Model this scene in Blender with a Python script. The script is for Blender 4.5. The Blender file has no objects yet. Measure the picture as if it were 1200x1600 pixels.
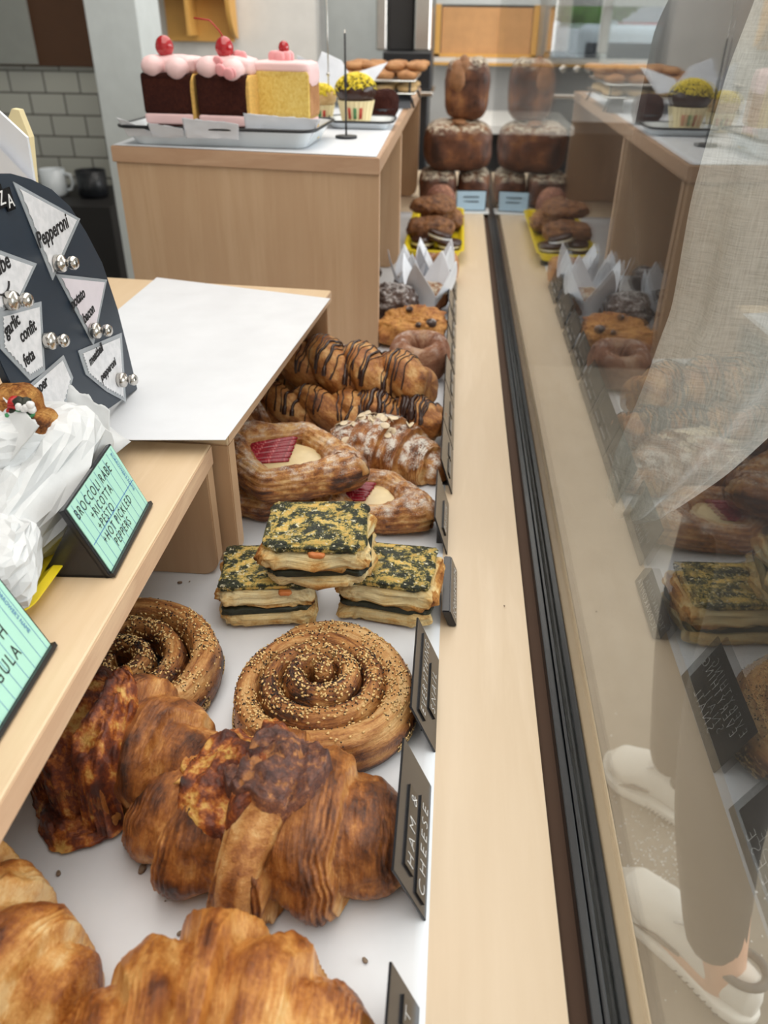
import bpy, bmesh, math, random
import numpy as np
from mathutils import Vector, Matrix, noise as mnoise
from mathutils.bvhtree import BVHTree
R = math.radians
pi = math.pi
sc = bpy.context.scene
col = sc.collection

# ------------------------------------------------------------------ camera, sky, sun, exposure
FPX = 1230.0; VX, VY = 723.0, 28.0; V3X = 575.0; CH = 0.45
def nrm(v):
    v = np.array(v, float); return v / np.linalg.norm(v)
_Y = nrm((VX-600, 800-VY, FPX))
_V3Y = 800 + (FPX*FPX + (VX-600)*(V3X-600))/(800-VY)
_Z = -nrm((V3X-600, 800-_V3Y, FPX))
_X = np.cross(_Y, _Z)
if _X[0] < 0: _X = -_X
CM = np.array([_X, _Y, _Z])            # rows: world axes seen from the camera (right, up, forward)
CAM = np.array([0, 0, CH])
def on(px, py, z=None, x=None, y=None):
    d = CM @ np.array([(px-600)/FPX, (800-py)/FPX, 1.0])
    if z is not None: t = (z-CAM[2])/d[2]
    elif x is not None: t = (x-CAM[0])/d[0]
    else: t = (y-CAM[1])/d[1]
    return CAM + t*d
def onplane(px, py, o, n):
    d = CM @ np.array([(px-600)/FPX, (800-py)/FPX, 1.0])
    t = np.dot(np.array(o)-CAM, n)/np.dot(d, n)
    return CAM + t*d
cam = bpy.data.cameras.new('camera'); camo = bpy.data.objects.new('camera', cam); col.objects.link(camo)
mw = Matrix.Identity(4)
for i in range(3):
    mw[i][0] = CM[i][0]; mw[i][1] = CM[i][1]; mw[i][2] = -CM[i][2]; mw[i][3] = CAM[i]
camo.matrix_world = mw
cam.sensor_fit = 'VERTICAL'; cam.sensor_height = 36; cam.lens = FPX/1600*36
cam.clip_start = 0.01; cam.clip_end = 200
cam.dof.use_dof = True; cam.dof.focus_distance = 0.62; cam.dof.aperture_fstop = 8.0
sc.camera = camo
sc.view_settings.view_transform = 'Standard'; sc.view_settings.look = 'None'
sc.view_settings.gamma = 1; sc.view_settings.exposure = 0.2; sc.view_settings.use_curve_mapping = False
w = bpy.data.worlds.new('sky'); sc.world = w; w.use_nodes = True
wn = w.node_tree; bg = wn.nodes['Background']
bg.inputs[0].default_value = (0.86, 0.93, 1.0, 1); bg.inputs[1].default_value = 1.5
def area(name, loc, to, sx, sy, power, colr=(1, 1, 1)):
    l = bpy.data.lights.new(name, 'AREA'); l.shape = 'RECTANGLE'; l.size = sx; l.size_y = sy; l.energy = power; l.color = colr
    o = bpy.data.objects.new(name, l); col.objects.link(o); o.location = loc
    o.rotation_euler = (Vector(to)-Vector(loc)).to_track_quat('-Z', 'Y').to_euler(); return o
area('storefront_daylight', (3.05, 1.0, 0.8), (0, 0.8, 0.1), 3.6, 1.5, 62, (1.0, 0.98, 0.95))
area('ceiling_fill', (-0.1, 1.5, 1.66), (-0.1, 1.5, 0), 1.6, 4.4, 46, (1.0, 0.95, 0.88))  # added fill without a fixture, stretched to brighten the back of the room

# ------------------------------------------------------------------ noise
def _h(ix, iy, iz, s):
    n = (ix*374761393 + iy*668265263 + iz*2147483647 + s*1274126177) & 0xffffffff
    n = ((n ^ (n >> 13))*1274126177) & 0xffffffff
    n = ((n ^ (n >> 16))*2246822519) & 0xffffffff
    return ((n ^ (n >> 15)) & 0xffff)/65535.0
def vn(P, s=0):
    P = np.asarray(P, float); i = np.floor(P).astype(np.int64); f = P-i; f = f*f*(3-2*f)
    x, y, z = i[..., 0], i[..., 1], i[..., 2]; a = 0
    for dx in (0, 1):
        for dy in (0, 1):
            for dz in (0, 1):
                wt = (f[..., 0] if dx else 1-f[..., 0])*(f[..., 1] if dy else 1-f[..., 1])*(f[..., 2] if dz else 1-f[..., 2])
                a = a + wt*_h(x+dx, y+dy, z+dz, s)
    return a
def fbm(P, s=0, o=4):
    a = 0; t = 0; k = 1.0; P = np.asarray(P, float)
    for j in range(o):
        a = a + k*vn(P*2.03**j + 17.1*j, s+j); t += k; k *= .5
    return a/t
def sm(a, b, x):
    t = np.clip((x-a)/(b-a), 0, 1); return t*t*(3-2*t)

# ------------------------------------------------------------------ materials
def lin(c):
    return c/12.92 if c <= .04045 else ((c+.055)/1.055)**2.4
def S(r, g, b): return (lin(r/255), lin(g/255), lin(b/255), 1)
class NT:
    def __init__(s, name):
        s.m = bpy.data.materials.new(name); s.m.use_nodes = True; s.t = s.m.node_tree
        s.b = s.t.nodes['Principled BSDF']; s.out = s.t.nodes['Material Output']
    def n(s, ty, **k):
        nd = s.t.nodes.new(ty)
        for a, v in k.items(): setattr(nd, a, v)
        return nd
    def l(s, a, b): s.t.links.new(a, b)
    def noise(s, vec, scale, detail=4, rough=.55, dist=0):
        nd = s.n('ShaderNodeTexNoise'); nd.inputs['Scale'].default_value = scale; nd.inputs['Detail'].default_value = detail
        nd.inputs['Roughness'].default_value = rough; nd.inputs['Distortion'].default_value = dist
        if vec is not None: s.l(vec, nd.inputs['Vector'])
        return nd.outputs['Fac']
    def mapv(s, src, scale, loc=(0, 0, 0)):
        m = s.n('ShaderNodeMapping'); m.inputs['Scale'].default_value = scale; m.inputs['Location'].default_value = loc
        s.l(src, m.inputs['Vector']); return m.outputs[0]
    def math(s, op, a, b=0.0, clamp=False):
        m = s.n('ShaderNodeMath', operation=op, use_clamp=clamp)
        for i, v in enumerate((a, b)):
            if isinstance(v, (int, float)): m.inputs[i].default_value = v
            else: s.l(v, m.inputs[i])
        return m.outputs[0]
    def ramp(s, fac, stops):
        r = s.n('ShaderNodeValToRGB'); e = r.color_ramp.elements
        while len(e) < len(stops): e.new(.5)
        for i, (p, c) in enumerate(stops): e[i].position = p; e[i].color = c
        s.l(fac, r.inputs[0]); return r.outputs[0]
    def mix(s, f, a, b):
        m = s.n('ShaderNodeMix', data_type='RGBA')
        for i, v in ((0, f), (6, a), (7, b)):
            if isinstance(v, (int, float, tuple)): m.inputs[i].default_value = v
            else: s.l(v, m.inputs[i])
        return m.outputs[2]
    def bump(s, h, strength=.5, dist=.001, nrm_=None):
        b = s.n('ShaderNodeBump'); b.inputs['Strength'].default_value = strength; b.inputs['Distance'].default_value = dist
        s.l(h, b.inputs['Height'])
        if nrm_ is not None: s.l(nrm_, b.inputs['Normal'])
        return b.outputs[0]
    def tc(s, w='Object'): return s.n('ShaderNodeTexCoord').outputs[w]
def plain(name, c, rough=.5, metal=0, spec=.5, bump=0, bscale=300, var=0, vscale=20, trans=0):
    t = NT(name); b = t.b; b.inputs['Roughness'].default_value = rough; b.inputs['Metallic'].default_value = metal
    b.inputs['Specular IOR Level'].default_value = spec
    tc = t.tc(); nz = t.noise(tc, vscale, 5)
    k = max(var, .04)
    dk = tuple(x*(1-k) for x in c[:3])+(1,); lt = tuple(min(1, x*(1+k)) for x in c[:3])+(1,)
    t.l(t.ramp(nz, [(.3, dk), (.7, lt)]), b.inputs['Base Color'])
    if bump: t.l(t.bump(t.noise(tc, bscale, 5), bump, .001), b.inputs['Normal'])
    return t.m
def wood(name, c1, c2, axis='Y', sc_=1.0, rough=.45, dark=None):
    t = NT(name); tc = t.tc()
    s = {'X': (1.2, 14, 14), 'Y': (14, 1.2, 14), 'Z': (14, 14, 1.2)}[axis]
    v = t.mapv(tc, tuple(q*sc_ for q in s))
    a = t.noise(v, 1.0, 6, .6, 1.2); v2 = t.mapv(tc, tuple(q*sc_*6 for q in s)); f = t.noise(v2, 1.6, 4, .6)
    fac = t.math('ADD', t.math('MULTIPLY', a, .8), t.math('MULTIPLY', f, .2))
    dk = dark or tuple(x*.82 for x in c2[:3])+(1,)
    t.l(t.ramp(fac, [(.25, c1), (.5, c2), (.62, c1), (.8, dk)]), t.b.inputs['Base Color'])
    t.b.inputs['Roughness'].default_value = rough
    t.l(t.bump(f, .08, .0005), t.b.inputs['Normal']); return t.m
def pastry(name, stops, su=20, sv=20, ks=.5, kb=.35, rough=.33, dust=0, dustc=S(238, 232, 222), bs=.6, blot=55, spec=.45, fleck=None):
    t = NT(name); uv = t.tc('UV'); ob = t.tc('Object')
    st = t.noise(t.mapv(uv, (su, sv, 1)), 1.0, 7, .62, .5)
    bl = t.noise(ob, blot, 6, .6); fine = t.noise(ob, 420, 5, .65)
    at = t.n('ShaderNodeAttribute', attribute_name='crust').outputs['Fac']
    fac = t.math('ADD', at, t.math('MULTIPLY', t.math('SUBTRACT', st, .5), ks*1.6))
    fac = t.math('ADD', fac, t.math('MULTIPLY', t.math('SUBTRACT', bl, .5), kb*2.0))
    st2 = t.noise(t.mapv(uv, (su*4.3, sv*2.6, 1), (3, 7, 0)), 1.0, 5, .7, .8)
    fac = t.math('ADD', fac, t.math('MULTIPLY', t.math('SUBTRACT', st2, .5), ks*1.3))
    fac = t.math('ADD', fac, t.math('MULTIPLY', t.math('SUBTRACT', fine, .5), .5), True)
    c = t.ramp(fac, stops)
    if fleck:
        fn = t.noise(t.mapv(ob, (1, 1, 1), (3, 1, 5)), fleck[1], 3, .7)
        c = t.mix(t.ramp(fn, [(fleck[2], (0, 0, 0, 1)), (fleck[2]+.04, (1, 1, 1, 1))]), c, fleck[0])
    if dust:
        g = t.n('ShaderNodeNewGeometry'); sp = t.n('ShaderNodeSeparateXYZ'); t.l(g.outputs['Normal'], sp.inputs[0])
        up = t.math('SUBTRACT', sp.outputs[2], .25, True)
        dn = t.math('ADD', t.noise(ob, 90, 3), t.math('MULTIPLY', t.noise(ob, 900, 2, .7), .8))
        m = t.math('MULTIPLY', t.math('MULTIPLY', t.math('SUBTRACT', dn, .86, True), 5.0*dust), up, True)
        c = t.mix(t.math('MULTIPLY', m, 1.6, True), c, dustc)
    t.l(c, t.b.inputs['Base Color'])
    t.b.inputs['Roughness'].default_value = rough; t.b.inputs['Specular IOR Level'].default_value = spec
    b1 = t.bump(t.math('ADD', st, t.math('MULTIPLY', st2, .7)), bs, .0026); b2 = t.bump(t.math('ADD', t.math('MULTIPLY', bl, .6), t.math('MULTIPLY', fine, .6)), bs, .0012, b1)
    t.l(b2, t.b.inputs['Normal']); return t.m
BUTTER = [(.02, S(240, 206, 148)), (.28, S(222, 168, 98)), (.5, S(196, 130, 62)), (.72, S(154, 88, 36)), (.98, S(92, 46, 20))]
BAKED = [(.02, S(226, 184, 126)), (.28, S(200, 142, 80)), (.5, S(164, 102, 50)), (.74, S(116, 66, 32)), (.98, S(60, 32, 20))]
M = {}
M['croissant'] = pastry('butter croissant crust', BUTTER, 38, 6, .30, .46)
M['croissant_dark'] = pastry('ham croissant crust', BAKED, 42, 6, .34, .48)
M['danish'] = pastry('danish crust', BAKED, 3, 34, .6, .25, dust=.55, rough=.3)
M['twist'] = pastry('twist crust', BAKED, 8, 14, .45, .35, rough=.3)
M['snail'] = pastry('snail crust', [(.02, S(226, 186, 130)), (.3, S(204, 152, 92)), (.55, S(172, 114, 60)), (.8, S(120, 70, 36)), (.98, S(58, 34, 22))], 2.5, 14, .5, .3)
M['almond'] = pastry('almond croissant crust', BAKED, 55, 3, .45, .3, dust=1.3)
M['cheese'] = pastry('burnt cheese', [(.05, S(222, 176, 96)), (.25, S(182, 104, 46)), (.42, S(124, 62, 36)), (.65, S(84, 44, 34)), (1, S(50, 28, 26))], 3, 3, .12, .95, rough=.26, blot=70, bs=.9)
M['cheese_purple'] = pastry('charred cheese', [(.1, S(190, 130, 80)), (.3, S(130, 84, 66)), (.55, S(98, 68, 62)), (1, S(66, 44, 44))], 3, 3, .1, .8, rough=.35, blot=160, bs=1.0)
M['scone'] = pastry('scone crumb', [(.05, S(246, 228, 180)), (.35, S(236, 206, 146)), (.6, S(206, 152, 84)), (.85, S(150, 92, 44)), (1, S(90, 52, 28))], 6, 6, .3, .4, rough=.7, blot=90, bs=1.0, spec=.2)
M['spinach'] = pastry('spinach crust', [(.12, S(226, 186, 98)), (.34, S(196, 172, 96)), (.44, S(110, 106, 58)), (.54, S(46, 52, 30)), (.9, S(22, 26, 20))], 5, 5, .2, 1.0, rough=.45, blot=105, bs=1.0, fleck=(S(226, 220, 190), 240, .60))
M['spinach_dark'] = plain('spinach filling', S(34, 38, 24), .6, bump=.8, var=.4, vscale=200)
M['bread'] = pastry('bread crust', [(.05, S(186, 136, 88)), (.35, S(140, 92, 56)), (.6, S(100, 60, 40)), (.95, S(52, 30, 22))], 2, 6, .4, .6, rough=.5, dust=1.9, dustc=S(206, 194, 172), blot=22)
M['rock'] = pastry('oat cookie crust', [(.1, S(190, 140, 90)), (.4, S(140, 94, 58)), (.7, S(92, 58, 38)), (1, S(56, 34, 26))], 4, 4, .3, .6, rough=.6, blot=80, bs=1)
M['scone_blue'] = pastry('blueberry scone crust', [(.1, S(232, 186, 114)), (.4, S(206, 148, 80)), (.65, S(160, 98, 48)), (.95, S(92, 50, 30))], 4, 4, .3, .5, rough=.6, blot=70, bs=1, fleck=(S(52, 34, 44), 38, .68))
M['sugar_bun'] = pastry('cinnamon sugar crust', [(.1, S(196, 160, 130)), (.4, S(164, 118, 92)), (.7, S(128, 82, 62)), (1, S(88, 54, 42))], 3, 12, .3, .3, rough=.8, dust=.5, dustc=S(220, 205, 195), bs=.8, spec=.2)
M['choc_bun'] = pastry('dark chocolate bun crust', [(.1, S(110, 84, 70)), (.5, S(66, 46, 40)), (1, S(34, 24, 24))], 3, 5, .3, .4, rough=.6, dust=1.3, dustc=S(200, 196, 196))
M['cookie'] = pastry('cookie', [(.1, S(206, 160, 110)), (.5, S(170, 118, 72)), (1, S(120, 76, 46))], 3, 3, .3, .4, rough=.7)
M['cookie_pale'] = pastry('pale cookie', [(.1, S(232, 204, 156)), (.5, S(212, 176, 122)), (1, S(170, 124, 76))], 3, 3, .3, .4, rough=.7)
M['sprinkle_bun'] = pastry('sprinkled bun', [(.1, S(170, 120, 90)), (.5, S(120, 78, 60)), (1, S(80, 46, 40))], 3, 3, .3, .4, rough=.7, fleck=(S(214, 150, 140), 260, .6))
M['cake_choc'] = pastry('chocolate sponge', [(.1, S(74, 34, 22)), (.5, S(52, 20, 14)), (1, S(30, 10, 8))], 3, 3, .2, .5, rough=.8, blot=300, bs=1, spec=.2)
M['cake_yellow'] = pastry('yellow sponge', [(.1, S(240, 218, 140)), (.5, S(226, 194, 104)), (.8, S(200, 156, 76)), (1, S(160, 110, 56))], 3, 3, .2, .5, rough=.85, blot=260, bs=1, spec=.2)
M['crumb_edge'] = plain('yellow cake edge', S(214, 172, 92), .8, bump=.8, var=.2, vscale=200)
M['pink'] = plain('pink buttercream', S(240, 204, 204), .45, bump=.1, var=.05)
M['pink_deep'] = plain('deep pink buttercream', S(240, 168, 172), .45, bump=.1)
M['cherry'] = plain('glossy cherry', S(168, 16, 28), .08, spec=.9)
M['stem'] = plain('cherry stem', S(180, 30, 36), .4)
M['sesame'] = plain('sesame seed', S(226, 190, 130), .45, var=.25, vscale=300)
M['poppy'] = plain('poppy seed', S(30, 28, 32), .5)
M['nut'] = plain('pine nut', S(226, 178, 104), .4)
M['choc'] = plain('dark chocolate', S(56, 32, 24), .25, var=.2)
M['almond_slice'] = plain('almond slice', S(230, 214, 184), .5, var=.15, vscale=120)
M['cream'] = plain('custard filling', S(224, 204, 158), .3, var=.15, vscale=40, bump=.2)
M['paper'] = plain('white butcher paper', S(222, 226, 232), .42, bump=.12, bscale=14, var=.015)
M['parch'] = plain('white parchment paper', S(226, 229, 236), .5, bump=.15, bscale=60, var=.03)
M['wrap'] = plain('sandwich paper', S(214, 217, 219), .5, bump=.4, bscale=70, var=.05, vscale=60)
M['deck'] = wood('maple deck', S(224, 205, 180), S(213, 192, 164), 'Y', .6, .4, S(196, 171, 142))
M['maple'] = wood('maple shelf', S(222, 198, 166), S(213, 187, 152), 'Y', 1.0, .45, S(198, 166, 128))
M['maple_z'] = wood('maple panel', S(202, 170, 136), S(192, 158, 124), 'Z', .8, .5, S(176, 140, 106))
M['maple_x'] = wood('maple edge band', S(196, 162, 132), S(182, 146, 116), 'X', 1.0, .5)
M['plyedge'] = wood('plywood edge', S(222, 190, 156), S(206, 170, 138), 'Y', 3.0, .6)
M['black'] = plain('black rubber gasket', S(22, 24, 28), .25)
M['groove_shadow'] = plain('groove shadow brown', S(70, 46, 28), .7)  # shadow inside the glass groove, put into the colour
M['sign'] = plain('black acrylic sign', S(36, 36, 40), .22)
M['tile_letter'] = plain('black letter strip', S(14, 14, 18), .2)
M['white'] = plain('white lettering', S(232, 232, 232), .5)
M['ink'] = plain('black ink', S(22, 20, 24), .6)
M['greyline'] = plain('pale grey label', S(150, 150, 152), .4)
M['blueink'] = plain('blue ink', S(70, 120, 180), .6)
M['green'] = plain('pale green library card', S(176, 226, 208), .35)
M['bluecard'] = plain('pale blue card', S(160, 186, 205), .5)
M['yellow'] = plain('yellow enamel', S(232, 208, 40), .25)
M['navy'] = plain('dark slate board', S(36, 48, 62), .4)
M['steel'] = plain('polished steel', S(200, 196, 190), .18, 1)
M['darksteel'] = plain('dark metal', S(60, 62, 66), .3, .8)
M['enamel'] = plain('white enamel', S(224, 230, 234), .12, spec=.6)
M['blackmetal'] = plain('black metal', S(26, 28, 32), .35)
M['wallgrey'] = plain('pale grey wall', S(200, 206, 206), .8, var=.01)
M['wallwhite'] = plain('white wall', S(226, 224, 220), .8, var=.01)
M['brownboard'] = plain('brown board', S(84, 54, 32), .6)
M['cork'] = plain('cork board', S(206, 156, 106), .8, var=.08)
M['yellowwood'] = plain('yellow wood frame', S(222, 170, 90), .5)
M['dark'] = plain('dark cabinet', S(32, 30, 30), .6)
M['concrete'] = plain('grey concrete floor', S(120, 112, 100), .75, bump=.3, bscale=60, var=.16, vscale=9)
M['shoe'] = plain('white knit shoe', S(222, 220, 214), .7, bump=.4, bscale=400)
M['shoegrey'] = plain('dark grey shoe lining', S(88, 86, 84), .8)
M['skin'] = plain('skin', S(206, 160, 134), .5, var=.05)
M['hair'] = plain('dark hair', S(48, 34, 28), .5, var=.3, vscale=120)
M['trouser'] = plain('dark olive trousers', S(54, 50, 46), .85, bump=.2, bscale=300, var=.08)
M['tee'] = plain('dark grey top', S(60, 58, 62), .85, var=.06)
M['sprinkle'] = plain('yellow sprinkles', S(238, 214, 50), .4)
M['cupcase'] = plain('cupcake paper case', S(232, 216, 170), .6, var=.05)
M['red'] = plain('red', S(196, 60, 50), .5); M['greenp'] = plain('green', S(60, 140, 90), .5)
M['leaf'] = plain('leafy green', S(120, 168, 80), .7, var=.4, vscale=4)
M['rub'] = plain('vivid red awning', S(206, 90, 90), .7)
M['facade'] = plain('pale grey facade', S(196, 206, 212), .8)
M['glassdark'] = plain('dark window pane', S(110, 130, 140), .15)
M['rattan'] = plain('tan bread', S(142, 98, 64), .6, bump=.6, var=.2, vscale=80)
M['pepper'] = plain('red pepper', S(180, 30, 30), .3)
def linen():
    t = NT('natural linen weave'); tc = t.tc()
    a = t.noise(t.mapv(tc, (60, 60, 900)), 1, 3, .6); b = t.noise(t.mapv(tc, (900, 700, 40)), 1, 3, .6)
    f = t.math('ADD', t.math('MULTIPLY', a, .5), t.math('MULTIPLY', b, .5))
    t.l(t.ramp(f, [(.3, S(168, 168, 164)), (.5, S(204, 204, 200)), (.7, S(228, 228, 224))]), t.b.inputs['Base Color'])
    t.b.inputs['Roughness'].default_value = .9; t.l(t.bump(f, .4, .0008), t.b.inputs['Normal']); return t.m
M['linen'] = linen()
def rhubarb():
    t = NT('rhubarb'); tc = t.tc()
    a = t.noise(t.mapv(tc, (260, 30, 30)), 1, 4, .6)
    t.l(t.ramp(a, [(.35, S(120, 18, 34)), (.55, S(160, 36, 54)), (.7, S(214, 120, 120))]), t.b.inputs['Base Color'])
    t.b.inputs['Roughness'].default_value = .2; return t.m
M['rhubarb'] = rhubarb()
def tilemat():
    t = NT('white subway tile'); tc = t.tc(); sp = t.n('ShaderNodeSeparateXYZ'); t.l(tc, sp.inputs[0])
    cb = t.n('ShaderNodeCombineXYZ'); t.l(sp.outputs[0], cb.inputs[0]); t.l(sp.outputs[2], cb.inputs[1])
    br = t.n('ShaderNodeTexBrick'); t.l(cb.outputs[0], br.inputs['Vector'])
    br.inputs['Scale'].default_value = 1; br.inputs['Brick Width'].default_value = .15; br.inputs['Row Height'].default_value = .082
    br.inputs['Mortar Size'].default_value = .004; br.inputs['Color1'].default_value = S(186, 186, 176); br.inputs['Color2'].default_value = S(176, 176, 168)
    br.inputs['Mortar'].default_value = S(110, 108, 102)
    t.l(br.outputs['Color'], t.b.inputs['Base Color']); t.b.inputs['Roughness'].default_value = .2
    inv = t.math('SUBTRACT', 1.0, br.outputs['Fac']); t.l(t.bump(inv, .5, .003), t.b.inputs['Normal']); return t.m
M['tile'] = tilemat()
def glassmat(name='clear glass pane', tint=(.97, .985, .98, 1)):
    t = NT(name); t.t.nodes.remove(t.b)
    g = t.n('ShaderNodeNewGeometry'); mx = t.n('ShaderNodeMix', data_type='FLOAT'); mx.inputs[2].default_value = 1.5; mx.inputs[3].default_value = 1/1.5
    t.l(g.outputs['Backfacing'], mx.inputs[0])
    fr = t.n('ShaderNodeFresnel'); t.l(mx.outputs[0], fr.inputs['IOR'])
    tr = t.n('ShaderNodeBsdfTransparent'); tr.inputs[0].default_value = tint
    gl = t.n('ShaderNodeBsdfGlossy'); gl.inputs['Roughness'].default_value = .0
    ms = t.n('ShaderNodeMixShader'); t.l(fr.outputs[0], ms.inputs[0]); t.l(tr.outputs[0], ms.inputs[1]); t.l(gl.outputs[0], ms.inputs[2])
    # faint smudges and dust resting on the pane
    df = t.n('ShaderNodeBsdfDiffuse'); df.inputs[0].default_value = (.8, .8, .78, 1)
    sm_ = t.ramp(t.noise(t.tc(), 9, 5, .6), [(.5, (0, 0, 0, 1)), (.85, (.015, .015, .015, 1))])
    m2 = t.n('ShaderNodeMixShader'); t.l(sm_, m2.inputs[0]); t.l(ms.outputs[0], m2.inputs[1]); t.l(df.outputs[0], m2.inputs[2])
    t.l(m2.outputs[0], t.out.inputs[0]); return t.m
M['glass'] = glassmat()
def plasticmat():
    t = NT('clear plastic sleeve'); t.b.inputs['Base Color'].default_value = (.75, .8, .85, 1)
    t.b.inputs['Alpha'].default_value = .35; t.b.inputs['Roughness'].default_value = .12; return t.m
M['plastic'] = plasticmat()
def speckled():
    t = NT('marbled white card'); t.l(t.ramp(t.noise(t.tc(), 160, 2), [(.4, S(222, 223, 227)), (.6, S(234, 234, 238))]), t.b.inputs['Base Color'])
    t.b.inputs['Roughness'].default_value = .3; return t.m
M['card'] = speckled()
M['cardpink'] = plain('pale pink card', S(232, 224, 232), .3, var=.03, vscale=60)

# ------------------------------------------------------------------ object helpers
def tag(o, label=None, cat=None, group=None, kind=None):
    if label: o['label'] = label
    if cat: o['category'] = cat
    if group: o['group'] = group
    if kind: o['kind'] = kind
    return o
def empty(name, loc=(0, 0, 0), label=None, cat=None, group=None, rz=0, rot=None):
    o = bpy.data.objects.new(name, None); col.objects.link(o); o.location = loc
    o.rotation_euler = rot if rot else (0, 0, rz); o.empty_display_size = .02
    return tag(o, label, cat, group)
def link(name, me, m, parent=None, smooth=True):
    if smooth: me.shade_smooth()
    else: me.shade_flat()
    if m is not None:
        me.materials.clear(); me.materials.append(m)
    o = bpy.data.objects.new(name, me); col.objects.link(o)
    if parent is not None: o.parent = parent
    return o
def attr_uv(me, crust=None, uv=None):
    if crust is None: crust = np.full(len(me.vertices), .5)
    a = me.attributes.new('crust', 'FLOAT', 'POINT'); a.data.foreach_set('value', np.asarray(crust, np.float32).ravel())
    if uv is not None:
        l = me.uv_layers.new(name='UVMap'); idx = np.empty(len(me.loops), np.int32); me.loops.foreach_get('vertex_index', idx)
        l.data.foreach_set('uv', np.asarray(uv, np.float32)[idx].ravel())
def grid(name, P, m, parent=None, crust=None, close=True, caps=True, us=1.0, smooth=True):
    """P[n, k, 3] rings; closed round k. us = length of U."""
    n, k = P.shape[:2]; V = P.reshape(-1, 3).tolist(); F = []
    kk = k if close else k-1
    for i in range(n-1):
        a = i*k; b = a+k
        for j in range(kk):
            j2 = (j+1) % k; F.append((a+j, a+j2, b+j2, b+j))
    uu, vv = np.meshgrid(np.linspace(0, us, n), np.abs(np.linspace(-1, 1, k)), indexing='ij')
    uv = np.stack([uu, vv], -1).reshape(-1, 2).tolist()
    cr = (np.full((n, k), .5) if crust is None else crust).reshape(-1).tolist()
    if caps and close:
        for i, rev in ((0, 1), (n-1, 0)):
            c = P[i].mean(0); V.append(c.tolist()); uv.append([uu[i, 0], .5]); cr.append(cr[i*k]); ci = len(V)-1
            for j in range(k):
                j2 = (j+1) % k; f = (i*k+j, i*k+j2, ci); F.append(f[::-1] if rev else f)
    me = bpy.data.meshes.new(name); me.from_pydata(V, [], F); me.update()
    attr_uv(me, cr, uv)
    bm = bmesh.new(); bm.from_mesh(me); bmesh.ops.recalc_face_normals(bm, faces=bm.faces); bm.to_mesh(me); bm.free()
    return link(name, me, m, parent, smooth)
def rawmesh(name, V, F, m, parent=None, smooth=True, recalc=True):
    me = bpy.data.meshes.new(name); me.from_pydata([tuple(v) for v in V], [], F); me.update()
    if recalc:
        bm = bmesh.new(); bm.from_mesh(me); bmesh.ops.recalc_face_normals(bm, faces=bm.faces); bm.to_mesh(me); bm.free()
    attr_uv(me, None, None)
    return link(name, me, m, parent, smooth)
def box(name, a, b, m, parent=None, bev=.0015, seg=2):
    bm = bmesh.new(); bmesh.ops.create_cube(bm, size=1)
    c = [(a[i]+b[i])/2 for i in range(3)]; s = [abs(b[i]-a[i]) for i in range(3)]
    for v in bm.verts: v.co = Vector((v.co.x*s[0]+c[0], v.co.y*s[1]+c[1], v.co.z*s[2]+c[2]))
    if bev: bmesh.ops.bevel(bm, geom=bm.edges[:], offset=min(bev, min(s)*.4), segments=seg, affect='EDGES', profile=.5)
    me = bpy.data.meshes.new(name); bm.to_mesh(me); bm.free(); attr_uv(me)
    return link(name, me, m, parent, False)
def prism(name, pts, d, m, parent=None, bev=.0, hole=None, smooth=False):
    """pts: 3-D outline (planar); extruded by vector d."""
    bm = bmesh.new(); vs = [bm.verts.new(p) for p in pts]; f = bm.faces.new(vs)
    r = bmesh.ops.extrude_face_region(bm, geom=[f]); nv = [g for g in r['geom'] if isinstance(g, bmesh.types.BMVert)]
    for v in nv: v.co += Vector(d)
    bmesh.ops.recalc_face_normals(bm, faces=bm.faces)
    if bev: bmesh.ops.bevel(bm, geom=[e for e in bm.edges if e.calc_face_angle(0) > .6], offset=bev, segments=2, affect='EDGES')
    me = bpy.data.meshes.new(name); bm.to_mesh(me); bm.free(); attr_uv(me)
    return link(name, me, m, parent, smooth)
def tubemesh(P, r, k=10):
    P = np.array(P, float); n = len(P); r = np.full(n, r) if np.isscalar(r) else np.array(r)
    T = np.gradient(P, axis=0); T /= np.linalg.norm(T, axis=1)[:, None]+1e-12
    N = np.cross(T[0], [0, 0, 1.0]); 
    if np.linalg.norm(N) < .1: N = np.cross(T[0], [0, 1.0, 0])
    N /= np.linalg.norm(N); out = []
    for i in range(n):
        N = N - T[i]*np.dot(N, T[i]); N /= np.linalg.norm(N); B = np.cross(T[i], N)
        a = np.linspace(0, 2*pi, k, endpoint=False)
        out.append(P[i]+r[i]*(np.cos(a)[:, None]*N+np.sin(a)[:, None]*B))
    return np.array(out)
def tube(name, P, r, m, parent=None, k=10): return grid(name, tubemesh(P, r, k), m, parent)
def lathe(name, prof, m, parent=None, k=40, smooth=True, c=(0, 0, 0)):
    a = np.linspace(0, 2*pi, k, endpoint=False)
    P = np.array([[(c[0]+r*math.cos(t), c[1]+r*math.sin(t), c[2]+z) for t in a] for r, z in prof])
    return grid(name, P, m, parent, smooth=smooth)
def multi(name, parts, m, parent=None, smooth=True, crust=None):
    """parts: list of (V, F) joined as one mesh of one part."""
    V = []; F = []
    for v, f in parts:
        o = len(V); V += [tuple(q) for q in v]; F += [tuple(i+o for i in g) for g in f]
    return rawmesh(name, V, F, m, parent, smooth)
def seedgeo(p, d, n, L, W, H):
    d = nrm(d); n = nrm(n); d = nrm(d-n*np.dot(d, n)); b = np.cross(n, d); p = np.array(p)
    V = [p-d*L, p-b*W*.9+d*L*.15, p+b*W*.9+d*L*.15, p+d*L, p+n*H, p-n*H*.5]
    return V, [(0, 1, 4), (1, 3, 4), (3, 2, 4), (2, 0, 4), (1, 0, 5), (3, 1, 5), (2, 3, 5), (0, 2, 5)]
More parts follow.
